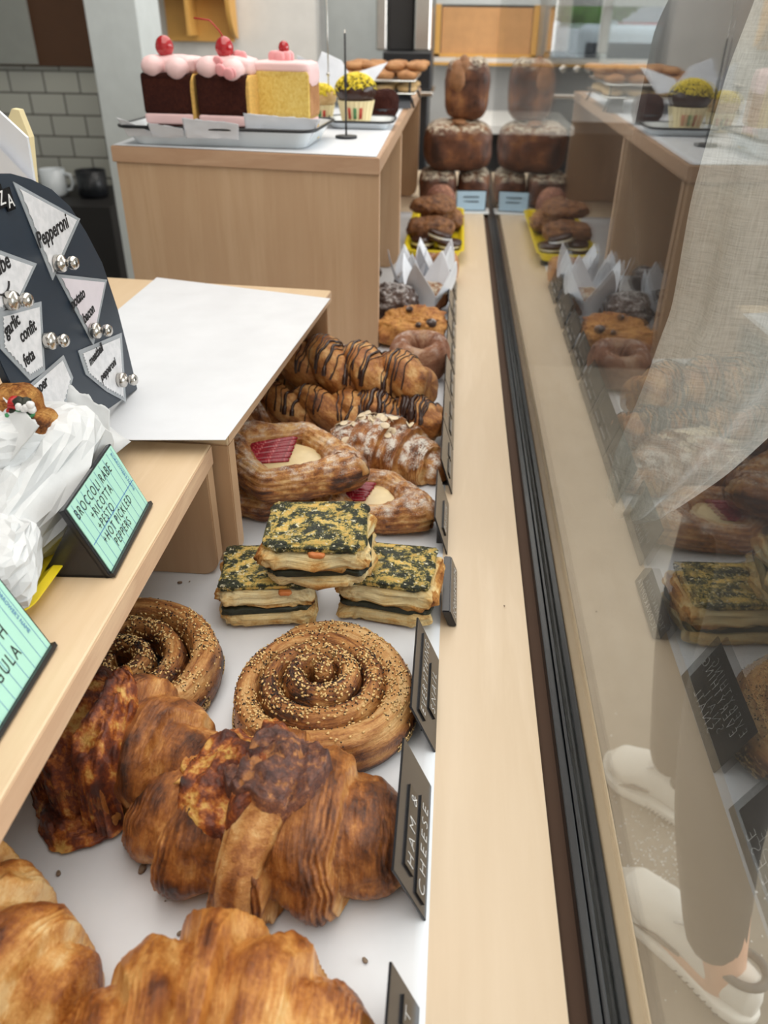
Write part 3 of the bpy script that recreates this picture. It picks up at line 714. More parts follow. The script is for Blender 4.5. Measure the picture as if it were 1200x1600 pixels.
# ------------------------------------------------------------------ spinach scones
def sconakopita(loc, rz, label, seed, rot=None, W=.082, D=.064):
    root = empty('spinach_scone', loc, label, 'scone', 'spinach topped scones', rz=rz)
    if rot: root.rotation_euler = rot
    def crf(P, U, nz): return .28+.9*nz+.35*sm(.75, 1, np.abs(U[..., 0]))*0+.30*(U[..., 2] < -.6)+.12*(U[..., 2] < .2)
    superblob('bottom_layer', (W*.98, D*.98, .020), M['scone'], root, .6, .25, .010, 55, seed, crustf=crf, flat=False)
    superblob('dark_filling', (W*.95, D*.95, .007), M['spinach_dark'], root, .4, .2, .008, 70, seed+1, 30, 90, loc=(0, 0, .0165), flat=False)
    superblob('upper_layer', (W, D, .024), M['scone'], root, .65, .24, .011, 55, seed+2, crustf=lambda P, U, nz: .20+1.5*nz+.35*(U[..., 2] < -.3)+.3*(np.abs(U[..., 0]) > .9)*(nz > .04), loc=(0, 0, .019), flat=False)
    tp_ = superblob('spinach_topping', (W*.92, D*.95, .008), M['spinach'], root, .35, .16, .0050, 120, seed+3, 60, 170, loc=(-.001, .002, .0395), flat=False)
    if seed != 71: superblob('butternut_piece', (.014, .008, .005) if seed == 81 else (.010, .006, .004), M['pepperorange'], root, .6, .6, .002, 160, seed, 20, 30, loc=(.002 if seed == 81 else .016, -D*.46, .0375), flat=False)
    return root
M['pepperorange'] = plain('orange squash piece', S(206, 124, 66), .5, bump=.4, var=.2)
sconakopita((-.143, .543, 0), R(8), 'spinach-topped scone at the left foot of the pile of three', 61)
sconakopita((-.036, .556, 0), R(-6), 'spinach-topped scone at the right foot of the pile of three, beside its black sign', 71, W=.084)
sconakopita((-.096, .546, .046), R(4), 'spinach-topped scone resting on top of the two others', 81, rot=(R(6), R(-2), R(2)), W=.090)

# ------------------------------------------------------------------ rhubarb danishes
def danish(loc, rot, label, seed, L=.155, W=.10, H=.034, twist=.0):
    root = empty('rhubarb_danish', loc, label, 'danish', 'rhubarb danishes'); root.rotation_euler = rot
    n, k = 260, 60; t = np.linspace(0, 2*pi, n, endpoint=True)[:, None]; ph = np.linspace(0, 2*pi, k, endpoint=False)[None, :]
    c_, s_ = np.cos(t), np.sin(t); p = 1.2
    d = (np.abs(c_)**p+np.abs(s_)**p)**(-1/p)
    ax = (L/2-.018)*d*c_; ay = (W/2-.013)*d*s_
    dx = np.gradient(ax[:, 0]); dy = np.gradient(ay[:, 0]); 
    ker = np.ones(9)/9
    dx = np.convolve(np.r_[dx[-5:-1], dx, dx[1:5]], ker, 'valid'); dy = np.convolve(np.r_[dy[-5:-1], dy, dy[1:5]], ker, 'valid')
    nn = np.stack([dy, -dx], -1); nn /= np.linalg.norm(nn, axis=1)[:, None]; nx_, ny_ = nn[:, :1], nn[:, 1:]
    nz = np.stack([c_*3+0*ph, s_*3+np.cos(ph)*1.0, np.sin(ph)*1.0+0*t], -1)
    big = fbm(nz+seed, seed, 3)-.5; fine = fbm(np.stack([t*9+0*ph, np.cos(ph)*4+0*t, np.sin(ph)*4+0*t], -1)+seed, seed+1, 4)-.5
    lay = np.sin(ph*16+big*5+np.sin(t*2)*2)
    wv = .0140*(1+.5*np.abs(c_)**6); hv = H/2*(1+.12*np.abs(c_)**4-.08*np.abs(s_))
    rr = 1+.3*big+.16*fine+.035*lay
    ox = wv*np.cos(ph)*rr; oz = hv*np.sin(ph)*rr
    P = np.stack([ax+nx_*ox, ay+ny_*ox, hv+oz+0*t], -1)
    P[..., 2] = np.maximum(P[..., 2], .0006)
    outer = np.cos(ph)
    cr = .36+.9*big+.8*fine-.16*(lay > .3)*(outer > -.2)+.22*(outer*.5+.5)-.10*np.sin(ph)
    grid('folded_frame', P, M['danish'], root, crust=np.clip(cr, 0, 1), us=9)
    superblob('custard_filling', (L*.62, W*.52, .016), M['cream'], root, .5, .9, .0012, 60, seed+3, 40, 60, loc=(0, 0, .006), flat=False)
    for i in range(8):
        rb = superblob('rhubarb_slice', (W*.42, .0056, .004), M['rhubarb'], root, .7, .5, .0003, 60, seed+i, 16, 24, flat=False, loc=(0, 0, 0)); rb.location = (-.018-.001*i, -.020+i*.0056, .0215+.0008*(i % 2)); rb.rotation_euler = (R(25), 0, R(28+i*2))
    # pinched corner rolls
    for sx in (1, -1):
        tt = np.linspace(0, 2.2*pi, 40); rr2 = .011*(1-tt/(3.2*pi))
        cp = np.stack([sx*(L/2-.013)+rr2*np.cos(tt)*sx, 0*tt+np.linspace(-.003, .004, 40), H*.62+rr2*np.sin(tt)], -1)
        tP = tubemesh(cp, np.linspace(.008, .004, 40), 16); tP += ((fbm(tP*120, seed, 3)-.5)*.003)[..., None]
        grid('pinched_corner', tP, M['danish'], root, crust=np.clip(.35+(fbm(tP*70, seed+2, 3)-.5), 0, 1), us=2)
    return root
danish((-.160, .722, .036), (R(2), R(3), R(-14)), 'sugar-dusted rhubarb danish lying on top of the others against the shelf leg', 5, L=.172, W=.130, H=.038)
danish((-.070, .708, .001), (R(0), R(0), R(-26)), 'rhubarb danish lying behind the top scone, nearest the signs', 15, L=.150, W=.105)
danish((-.185, .722, .0005), (0, 0, R(12)), 'dark rhubarb danish at the bottom of the stack, peeping out beside the shelf leg', 25, L=.14, W=.10, H=.034)
ps = empty('sugared_croissant', (-.253, .83, .0), 'croissant thick with powdered sugar, half hidden under the middle shelf edge', 'croissant', rz=R(60))
croissant('crust', .13, .040, 3, .3, 91, pastry('sugared crust', BAKED, 120, 5, .4, .3, dust=3.0), ps, squash=1.25)

# almond croissant
ac = empty('almond_croissant', (-.066, .820, .0), 'almond croissant covered in sliced almonds and powdered sugar', 'croissant', rz=R(-20))
ab = croissant('crust', .168, .046, 3, -.45, 77, M['almond'], ac, tipw=.32, squash=.75)
bb_ = bvh_of([ab]); rn = random.Random(4); alm = None
for i in range(34):
    x = rn.gauss(-.018, .022); y = rn.gauss(0, .014); h, nn = drop(bb_, x, y)
    if h is None: continue
    if alm is None:
        alm = lathe('almond_slice', [(0, -.0004), (.006, -.0003), (.0066, 0), (.006, .0003), (0, .0004)], M['almond_slice'], ac, 16); o = alm
    else: o = alm.copy(); col.objects.link(o)
    n_ = Vector(nn)+Vector((rn.gauss(0, .25), rn.gauss(0, .25), 0)); qn = n_.to_track_quat('Z', 'Y')
    o.location = Vector(h)+Vector(nn)*.0012; o.rotation_mode = 'QUATERNION'; o.rotation_quaternion = qn; o.scale = (1, rn.uniform(.55, .75), 1)

# ------------------------------------------------------------------ chocolate twists
def twist(loc, rz, label, L, r, seed, drizzle, pitch=-.0, ry=0, turns=2.2):
    root = empty('chocolate_twist', loc, label, 'pastry', 'chocolate drizzled twists', rz=rz); root.rotation_euler = (0, ry, rz)
    n, k = 220, 44; t = np.linspace(-1, 1, n); objs = []
    for s_ in (0, 1):
        a = t*pi*turns/2*1.0+s_*pi
        off = r*.50*(1-.5*np.abs(t)**6)
        C = np.stack([t*L/2, off*np.cos(a), r*1.25+off*np.sin(a)], -1)
        rad = r*.80*(np.clip(1-((np.abs(t)-.9)/.1).clip(0, 1)**2, .05, 1))**.5
        P = tubemesh(C, rad, k); ph = np.linspace(0, 2*pi, k, endpoint=False)[None, :]; tt = t[:, None]
        big = fbm(P*45+seed, seed+s_, 3)-.5; fine = fbm(np.stack([tt*L*60+0*ph, np.cos(ph)*4+0*tt, np.sin(ph)*4+0*tt], -1), seed, 4)-.5
        lay = np.sin(ph*3+tt*26+big*5)
        P = C[:, None]+(P-C[:, None])*(1+.22*big+.14*fine+.03*lay)[..., None]
        P[..., 2] = np.maximum(P[..., 2], .0006)
        cr = .42+.8*big+.7*fine-.12*(lay > .5)
        objs.append(grid('dough_strand', P, M['twist'], root, crust=np.clip(cr, 0, 1), us=L*20))
    b = bvh_of(objs); rnd = random.Random(seed); parts = []
    for i in range(drizzle):
        x = -L/2*.9+L*.9*(i+rnd.uniform(-.3, .3))/drizzle; path = []; w_ = rnd.choice([.0006, .0008, .0010, .0020])*(1.6 if seed == 27 else 1)
        sl = rnd.uniform(-.25, .25)
        for y in np.linspace(-r*1.35, r*1.35, 60):
            h, nn = drop(b, x+y*sl+.0012*math.sin(y*260+i), y)
            if h is not None: path.append(h+nn*.0003)
        if len(path) > 8:
            w2 = np.full(len(path), w_); w2[:4] *= 1.5
            P = tubemesh(path, w2, 8); n2, k2 = P.shape[:2]
            F = [(a*k2+j, a*k2+(j+1) % k2, (a+1)*k2+(j+1) % k2, (a+1)*k2+j) for a in range(n2-1) for j in range(k2)]
            parts.append((P.reshape(-1, 3), F))
    multi('chocolate_drizzle', parts, M['choc'], root)
    return root
twist((-.128, .945, .026), R(-22), 'chocolate-striped braided twist lying on top of the stack', .235, .031, 7, 30, turns=4.2)
twist((-.185, .900, .0), R(-8), 'chocolate-striped twist in the middle of the stack, in shadow', .19, .024, 17, 18, turns=3.6)
twist((-.056, .878, .0), R(-10), 'dark chocolate-drizzled twist end beneath the stack, beside the signs', .105, .026, 27, 26, turns=2.2)
twist((-.200, .985, .0), R(-18), 'chocolate-striped twist at the back of the stack against the table panel', .17, .030, 37, 14, turns=3.4)

# ------------------------------------------------------------------ further back in the row
def ringbun(name, loc, label, R0, r0, hz, mat, seed, cat):
    root = empty(name, loc, label, cat)
    n, k = 160, 50; t = np.linspace(0, 2*pi, n)[:, None]; ph = np.linspace(0, 2*pi, k, endpoint=False)[None, :]
    big = fbm(np.stack([np.cos(t)*2+np.cos(ph)*.8, np.sin(t)*2+0*ph, np.sin(ph)+0*t], -1)+seed, seed, 4)-.5
    rr = r0*(1+.35*big); q_ = R0+rr*np.cos(ph)
    P = np.stack([q_*np.cos(t), q_*np.sin(t), hz/2+hz/2*np.sin(ph)*(1+.3*big)], -1); P[..., 2] = np.maximum(P[..., 2], .0005)
    grid('bun', P, mat, root, crust=np.clip(.45+big, 0, 1), us=4)
    superblob('hollow_centre', (R0*1.1, R0*1.1, hz*.35), mat, root, 1, 1, .003, 50, seed, 30, 40, flat=False, crust0=.7)
    return root
ringbun('sugared_bun', (-.036, 1.10, .004), 'cinnamon-sugared ring bun behind the chocolate twists', .028, .017, .055, M['sugar_bun'], 3, 'bun').rotation_euler = (R(8), 0, 0)
b_ = empty('blueberry_scone', (-.056, 1.235, 0), 'craggy golden scone with dark berries behind the sugared bun', 'scone', rz=R(-8))
superblob('scone_body', (.098, .075, .050), M['scone_blue'], b_, .65, .55, .020, 34, 4)
for x, y, s_ in ((.018, -.028, .012), (.036, -.022, .018), (-.005, .008, .012)): superblob('berry', (s_, s_, s_*.8), M['choc_bun'], b_, 1, 1, .001, 90, 5, 20, 24, loc=(x, y, .036 if y < 0 else .048), flat=False)
b_ = empty('chocolate_bun', (-.092, 1.345, 0), 'dark chocolate bun dusted white beside the tall table panel', 'bun')
superblob('bun_body', (.08, .08, .062), M['choc_bun'], b_, .8, .9, .010, 35, 14)
superblob('pale_side', (.02, .03, .03), M['cookie_pale'], b_, .7, .7, .003, 50, 3, 24, 30, loc=(.028, -.022, .005), flat=False)
b_ = empty('parchment_muffin', (-.035, 1.40, 0), 'muffin folded in pointed white parchment behind the berry scone', 'muffin')
superblob('muffin_body', (.062, .062, .045), M['bread'], b_, .7, .9, .006, 40, 24, loc=(.005, .0, .005))
def parch_cup(parent, r, h, seed, np_=4, rot=0):
    # square of parchment pressed into a cup, four points standing up
    n, k = 20, 96; u = np.linspace(0, 1, n)[:, None]; a = np.linspace(0, 2*pi, k, endpoint=False)[None, :]
    pk = 1-np.abs(((a-rot)*np_/(2*pi)) % 1*2-1)
    H = h*(.38+.62*pk); rad = r*(.55+.5*u+.18*u*pk)+.0015*np.sin(a*3+seed)*u
    P = np.stack([rad*np.cos(a), rad*np.sin(a), .001+u*H+0*a], -1)
    o = grid('parchment_cup', P, M['parch'], parent, caps=False, smooth=True)
    md = o.modifiers.new('thick', 'SOLIDIFY'); md.thickness = .0004; return o
parch_cup(b_, .042, .098, 1, 4, R(20))
b_ = empty('parchment_muffin', (-.100, 1.50, 0), 'muffin in pointed white parchment tucked against the tall table side', 'muffin')
superblob('muffin_body', (.05, .05, .04), M['choc_bun'], b_, .7, .9, .005, 40, 34)
b_.location = (-.078, 1.50, 0); parch_cup(b_, .030, .085, 4, 4, R(60))
b_ = empty('parchment_muffin', (-.028, 1.53, 0), 'muffin in parchment directly in front of the yellow tray', 'muffin')
superblob('muffin_body', (.05, .05, .04), M['bread'], b_, .7, .9, .005, 40, 39)
parch_cup(b_, .034, .092, 7, 4, R(0))
b_ = empty('parchment_muffin', (-.165, 1.42, .001), 'muffin in parchment standing inside the opening under the tall table', 'muffin')
superblob('muffin_body', (.05, .05, .045), M['choc_bun'], b_, .7, .9, .005, 40, 34); parch_cup(b_, .036, .085, 5, 4, R(30))
b_ = empty('chocolate_bun', (-.175, 1.31, .001), 'dark bun inside the opening under the tall table', 'bun'); superblob('bun_body', (.075, .075, .055), M['choc_bun'], b_, .8, .9, .010, 35, 19)
b_ = empty('chocolate_bun', (-.17, 1.55, .001), 'dark bun farther inside the opening under the tall table', 'bun'); superblob('bun_body', (.07, .07, .05), M['choc_bun'], b_, .8, .9, .010, 35, 21)
b_ = empty('round_pastry', (-.045, 1.63, 0), 'pale sugared round pastry beside the parchment points', 'pastry')
superblob('pastry_body', (.06, .06, .045), M['sugar_bun'], b_, .7, 1, .005, 40, 42)
b_ = empty('round_pastry', (.0, 1.60, 0), 'small caramel coloured round pastry at the row end by the signs', 'pastry')
b_.location = (-.008, 1.60, 0); superblob('pastry_body', (.052, .052, .055), M['cookie'], b_, .5, .9, .004, 40, 44)
# yellow tray with sandwich cookies, rock cookies and a sprinkled bun
ty = empty('yellow_tray', (-.035, 1.95, .012), 'bright yellow enamel tray holding dark cookies far down the counter', 'tray')
def tray(parent, W, D, H, m, rimm=None, th=.002, wall=.010, seg=8, rc=.02, rimr=.0022):
    def rr_(w_, d_, z, c_):
        P = []
        for sx, sy, a0 in ((1, 1, 0), (-1, 1, pi/2), (-1, -1, pi), (1, -1, 3*pi/2)):
            for j in range(seg+1):
                a = a0+pi/2*j/seg; P.append((sx*(w_-c_)+c_*math.cos(a), sy*(d_-c_)+c_*math.sin(a), z))
        return P
    w_, d_ = W/2, D/2
    rings = [rr_(.001, .001, 0, .0005), rr_(w_-wall, d_-wall, 0, rc), rr_(w_-.002, d_-.002, H, rc), rr_(w_+.003, d_+.003, H+.0005, rc+.003), rr_(w_+.003, d_+.003, H+.0015, rc+.003), rr_(w_-.003, d_-.003, H+.0015, rc), rr_(w_-wall-.002, d_-wall-.002, th, rc), rr_(.001, .001, th, .0005)]
    grid('tray_body', np.array(rings), m, parent, caps=False, smooth=False)
    if rimm:
        P = rr_(w_+.003, d_+.003, H+.0012, rc+.003); P.append(P[0]); P.append(P[1]); tube('rim', P, rimr, rimm, parent, 8)
tray(ty, .125, .46, .016, M['yellow'])
for sx, sy in ((1, 1), (1, -1), (-1, 1), (-1, -1)): box('foot', (sx*.045-.008, sy*.2-.008, -.0115), (sx*.045+.008, sy*.2+.008, 0), M['blackmetal'], ty)
def oreo(loc, label):
    o = empty('sandwich_cookie', loc, label, 'cookie', 'chocolate sandwich cookies')
    lathe('wafer', [(0, 0), (.026, 0), (.027, .002), (.027, .006), (.025, .008), (0, .008)], M['choc'], o, 30)
    lathe('cream_filling', [(0, .008), (.025, .008), (.026, .010), (.025, .013), (0, .013)], M['white'], o, 30)
    lathe('wafer', [(0, .013), (.026, .013), (.027, .015), (.027, .019), (.025, .021), (0, .021)], M['choc'], o, 30)
    return o
o1 = oreo((-.002, 1.79, .0145), 'chocolate sandwich cookie lying flat at the front of the yellow tray')
o2 = copy_tree(o1, loc=(-.028, 1.80, .031), label='chocolate sandwich cookie stacked at a tilt above another in the yellow tray'); o2.rotation_euler = (R(-4), R(14), 0)
o3 = copy_tree(o1, loc=(-.062, 1.81, .0145), label='chocolate sandwich cookie at the left front corner of the yellow tray')
for lc, lb, d_, sd in (((-.045, 1.885, .015), 'big craggy brown cookie at the front of the yellow tray pile', (.105, .10, .05), 5), ((-.02, 1.99, .015), 'craggy cookie in the middle of the yellow tray', (.10, .09, .055), 6), ((-.045, 1.94, .058), 'craggy brown cookie piled on the others in the yellow tray', (.10, .10, .04), 8)):
    b_ = empty('craggy_cookie', lc, lb, 'cookie', 'craggy brown cookies'); superblob('cookie_body', d_, M['rock'], b_, .8, .9, .014, 26, sd)
b_ = empty('sprinkled_bun', (-.03, 2.09, .0145), 'rounded bun with pink sprinkles at the back of the yellow tray', 'bun'); superblob('bun_body', (.075, .07, .085), M['sprinkle_bun'], b_, .9, .95, .003, 40, 9)
# loaves
def loaf(loc, dims, label, seed, rot=(0, 0, 0), split=True):
    b_ = empty('sourdough_loaf', loc, label, 'bread', 'stacked dark loaves'); b_.rotation_euler = rot
    def cf(P, U, nz): return .62+.7*nz-.25*(np.abs(U[..., 0]) < .12)*(U[..., 2] > .3)
    superblob('loaf_crust', dims, M['bread'], b_, .55, .5, .006, 16, seed, crustf=cf)
    if split: superblob('split_top', (dims[0]*.20, dims[1]*.7, dims[2]*.12), M['rattan'], b_, .8, .8, .003, 40, seed, 30, 40, loc=(0, -.02, dims[2]*.92), flat=False)
    return b_
loaf((-.045, 2.40, 0), (.105, .16, .092), 'dark loaf at the bottom left of the bread stack', 2, split=False)
loaf((.055, 2.42, 0), (.088, .15, .092), 'floury loaf at the bottom right of the stack, against the glass', 4, split=False)
loaf((.006, 2.40, .091), (.185, .15, .125), 'wide dark floured loaf in the middle of the bread stack', 6)
ll = loaf((.022, 2.40, .214), (.118, .11, .150), 'dark loaf standing on end at the top of the bread stack', 8, split=False)
superblob('ear', (.05, .04, .08), M['rattan'], ll, .9, .9, .006, 30, 4, 30, 40, loc=(-.025, -.040, .065), flat=False)
superblob('scored_top', (.03, .05, .07), M['rattan'], ll, .8, .8, .006, 30, 5, 30, 40, loc=(-.012, -.030, .085), flat=False)
fc = empty('bread_sign', (.045, 2.27, .004), 'pale blue price card in a black holder before the bread stack', 'sign')
pl_ = empty('serving_board', (.065, 2.26, 0), 'white board under the blue card at the end of the counter', 'board')
box('board_slab', (-.06, -.01, 0), (.035, .06, .0035), M['enamel'], pl_)
prism('holder', [(-.035, 0, 0), (.045, .008, 0), (.046, .022, .05), (-.036, .012, .05)], (0, .004, 0), M['sign'], fc)
prism('card', [(-.033, -.0015, .002), (.043, .006, .002), (.044, .019, .048), (-.034, .010, .048)], (0, .001, 0), M['bluecard'], fc)
for i in range(2): box('writing_mark', (-.016, .003+.004*i, .034-.013*i), (.026, .0035+.004*i, .037-.013*i), M['ink'], fc, bev=0).rotation_euler = (0, 0, .08)

# ------------------------------------------------------------------ signs along the paper edge
def shopsign(y0, y1, H, lean, label, lines=None, xb=.0095, bar=False, mark=0, name='shelf_sign'):
    root = empty(name, (xb, y0, .0005), label, 'sign', 'black signs along the paper edge'); Wd = y1-y0
    up = np.array([-math.sin(lean), 0, math.cos(lean)]); u = np.array([0, 1, 0.]); n_ = np.cross(u, up)
    pts = [up*0, u*Wd, u*Wd+up*H, up*H]
    prism('sign_plate', [p-n_*.0008 for p in pts], n_*.0016, M['sign'], root, bev=.0003)
    prism('easel_foot', [u*Wd*.2-n_*.001, u*Wd*.8-n_*.001, u*Wd*.8-n_*.001-np.array([.010, 0, 0])+up*.0, u*Wd*.2-n_*.001-np.array([.010, 0, 0])], (0, 0, .0012), M['sign'], root)
    for s_, uu, vv, sz, wl in (lines or []):
        prism('letter_strip', [u*(uu-.002)+up*(vv-.0018)+n_*.0009, u*(uu+wl)+up*(vv-.0018)+n_*.0009, u*(uu+wl)+up*(vv+sz*.72+.0018)+n_*.0009, u*(uu-.002)+up*(vv+sz*.72+.0018)+n_*.0009], n_*.0012, M['tile_letter'], root)
        t_ = text('lettering', s_, sz, M['white'], root, frame(u*uu+up*vv+n_*.0023, u, up), .0001, spacing=1.5, offset=-.0004)
        w_ = max(v.co.y for v in t_.data.vertices)-uu
        for v in t_.data.vertices: v.co.y = uu+(v.co.y-uu)*(wl-.004)/w_
    for i in range(mark):
        a0 = Wd*(.15+.4*(i % 2)); v0 = H*(.25+.38*(i//2 % 2))
        q_ = [u*a0+up*v0, u*(a0+Wd*.32)+up*v0, u*(a0+Wd*.32)+up*(v0+H*.2), u*a0+up*(v0+H*.2)]
        prism('letter_strip', [p+n_*.0009 for p in q_], n_*.0008, M['tile_letter'], root)
        prism('writing_mark', [p+n_*.0018 for p in (q_[0]+u*.002+up*.003, q_[1]-u*.002+up*.003, q_[1]-u*.002+up*.0055, q_[0]+u*.002+up*.0055)], n_*.0002, M['greyline'], root)
    return root
shopsign(.150, .217, .046, R(20), 'black sign at the very bottom edge of the photo with a white letter T', [('T', .048, .018, .0115, .012)], xb=.005)
shopsign(.265, .361, .051, R(23), 'black sign reading HAM & CHEESE', [('HAM &', .014, .027, .0135, .054), ('CHEESE', .008, .008, .0135, .066)], xb=.0065)
shopsign(.391, .488, .048, R(23), 'black sign reading EVERYTHING SNAIL', [('EVERYTHING', .010, .026, .0125, .080), ('SNAIL', .028, .008, .0125, .046)], xb=.0085)
sk = empty('shelf_sign', (.020, .531, .0006), 'short black block sign reading SCONAKOPITA', 'sign', 'black signs along the paper edge')
prism('sign_block', [(-.004, 0, 0), (.0035, 0, 0), (-.003, 0, .017), (-.0105, 0, .017)], (0, .083, 0), M['sign'], sk, bev=.001)
t_ = text('lettering', 'SCONAKOPITA', .0095, M['white'], sk, frame((.0024, .006, .0042), (0, 1, 0), (-.0065, 0, .017)), .0001, spacing=1.4, offset=-.0003)
w_ = max(v.co.y for v in t_.data.vertices)-.006
for v in t_.data.vertices: v.co.y = .006+(v.co.y-.006)*.070/w_
shopsign(.640, .735, .045, R(18), 'black sign reading DANISH', [('DANISH', .02, .012, .0095, .05)], xb=.013, mark=0)
ys = [(.757, .858, 'black sign beside the almond croissant'), (.862, .98, 'black sign beside the dark chocolate twist end'), (.985, 1.09, 'black sign beside the sugared ring bun'), (1.105, 1.20, 'black sign level with the berry scone'),
      (1.215, 1.31, 'black sign between the berry scone and the parchment muffins'), (1.33, 1.44, 'black sign beside the parchment muffins'), (1.47, 1.58, 'farthest black sign, just before the yellow tray')]
for i, (a, b, lb) in enumerate(ys): shopsign(a, b, .046, R(18), lb, xb=.0165, mark=2)

# crumbs on the paper
crumb0 = None
for i, (px, py, s_) in enumerate([(281, 911, .0045), (296, 909, .002), (298, 968, .001), (250, 955, .0012), (92, 1365, .004), (218, 1342, .005), (222, 1360, .0065), (210, 1325, .003), (281, 1459, .0035), (570, 1501, .004), (258, 1408, .0012), (788, 947, .002), (345, 1428, .004)]):
    p = on(px, py, z=.0012)
    if crumb0 is None: crumb0 = superblob('pastry_crumb', (1, .6, .35), M['bread'], None, .8, .8, .15, 3, 3, 10, 14); o = crumb0
    else: o = crumb0.copy(); col.objects.link(o)
    o.location = p; o.scale = (s_, s_, s_); o.rotation_euler = (0, 0, i*1.3)
    tag(o, 'tiny flake of brown pastry crumb on the paper or the wood', 'crumb', 'crumbs scattered around the pastries')

# ------------------------------------------------------------------ cake tray and cakes on the tall table
TT = TZ+.0022
ct_ = empty('enamel_tray', (-.352, 1.335, TT), 'white enamel tray with a black rim holding three slices of cake', 'tray', rz=R(-3))
tray(ct_, .295, .17, .024, M['enamel'], M['blackmetal'], wall=.016, rimr=.0024, th=.002)
def blobs(name, pts, r, m, parent, sq=.8):
    for p in pts: superblob(name, (r*2, r*2, r*2*sq), m, parent, 1, 1, .0012, 60, int(p[0]*999) % 50, 22, 30, loc=p, flat=False)
def cherry(parent, p, r=.011, stem=None):
    c_ = superblob('cherry', (2*r, 2*r, 1.9*r), M['cherry'], parent, 1, 1, .0006, 60, 3, 30, 40, loc=(0, 0, -r*.95), flat=False); c_.location = p
    if stem: tube('cherry_stem', [(0, 0, r*.8)]+[tuple(q_) for q_ in stem], .0009, M['stem'], c_, 8)
def choc_cake(loc, rz, label, seed, stem=None, extra=False):
    c_ = empty('cake_slice', loc, label, 'cake slice', 'cake slices on the enamel tray', rz=rz); W, D = .074, .07; c_.scale = (1.06, 1.0, 1.2)
    superblob('bottom_sponge', (W, D, .020), M['cake_choc'], c_, .12, .12, .0012, 120, seed, 30, 110, flat=False)
    superblob('pink_filling', (W*1.0, D, .014), M['pink'], c_, .3, .15, .001, 80, seed, 24, 90, loc=(0, 0, .0185), flat=False)
    superblob('sponge', (W*.99, D*.99, .045), M['cake_choc'], c_, .12, .12, .0014, 120, seed+1, 50, 130, loc=(0, 0, .031), flat=False)
    superblob('yellow_side', (.006, D*.98, .072), M['crumb_edge'], c_, .3, .2, .001, 120, seed+1, 50, 90, loc=(W*.5, .001, .003), flat=False)
    superblob('icing', (W*1.02, D*.9, .022), M['pink'], c_, .5, .3, .004, 50, seed+2, 30, 90, loc=(0, .008, .072), flat=False)
    blobs('piped_dollop', [(-.019, -.024, .070), (.017, -.026, .068)], .0165, M['pink'], c_, .75)
    if extra:
        for i in range(7): superblob('rose_petal', (.014, .006, .014), M['pink_deep'], c_, .8, .8, .001, 60, i, 16, 24, loc=(.010+.013*math.cos(i*1.1), .012*math.sin(i*1.1), .086), flat=False).rotation_euler = (.1*i, 0, 0)
    cherry(c_, (-.006 if not extra else .0, 0-.006, .103), .0125, stem)
choc_cake((-.427, 1.315, TT+.003), R(-4), 'chocolate cake slice with pink filling, left on the enamel tray', 3)
choc_cake((-.341, 1.305, TT+.003), R(-6), 'chocolate cake slice whose cherry has a long red stem, middle of the tray', 6, [(-.006, 0, .018), (-.018, 0, .028), (-.040, 0, .030)], True)
yc = empty('cake_slice', (-.262, 1.335, TT+.003), 'yellow sponge cake slice with pale pink icing, right on the tray', 'cake slice', 'cake slices on the enamel tray', rz=R(-6)); yc.scale = (1, 1, 1.2)
superblob('bottom_sponge', (.088, .06, .018), M['cake_yellow'], yc, .12, .12, .001, 120, 3, 30, 100, flat=False)
superblob('pink_filling', (.088, .06, .010), M['pink'], yc, .3, .15, .001, 80, 4, 24, 90, loc=(0, 0, .017), flat=False)
superblob('sponge', (.088, .06, .053), M['cake_yellow'], yc, .1, .1, .0012, 120, 5, 60, 140, loc=(0, 0, .026), flat=False)
superblob('brown_crust', (.0895, .055, .050), M['cookie'], yc, .1, .1, .0008, 120, 5, 60, 140, loc=(.0005, .004, .0275), flat=False)
superblob('icing', (.092, .06, .014), M['pink'], yc, .5, .25, .002, 50, 6, 30, 90, loc=(0, .001, .076), flat=False)
superblob('icing_end', (.026, .056, .030), M['pink'], yc, .7, .5, .002, 50, 7, 30, 60, loc=(.036, .001, .060), flat=False)
for i in range(8): superblob('rose_petal', (.016, .007, .013), M['pink_deep'], yc, .8, .8, .001, 60, i, 16, 24, loc=(-.004+.012*math.cos(i*.8), .012*math.sin(i*.8), .087), flat=False)
cherry(yc, (-.002, .008, .103), .008)
for i, (a, b, h, lb) in enumerate((((-.490, 1.262), (-.440, 1.262), .028, 'pointed corner of parchment beneath the left cake slice'), ((-.452, 1.256), (-.402, 1.252), .022, 'parchment scrap in front of the left chocolate cake'), ((-.398, 1.250), (-.318, 1.250), .030, 'parchment scrap folded up before the middle chocolate cake'), ((-.310, 1.262), (-.215, 1.268), .036, 'wide parchment piece wrapping the front of the yellow cake'))):
    o = sheet('parchment_liner', [(a[0], a[1], TT+.012), (b[0], b[1], TT+.012), (b[0]+(.018 if i == 3 else .004), b[1]-.012, TT+.004+h*(1.0 if i != 0 else .3)), (a[0]-(.01 if i == 0 else 0), a[1]-.010, TT+.010+h)], M['parch'], amp=.004, fs=35, seed=i+3, ragged=.004)
    tag(o, lb, 'parchment')
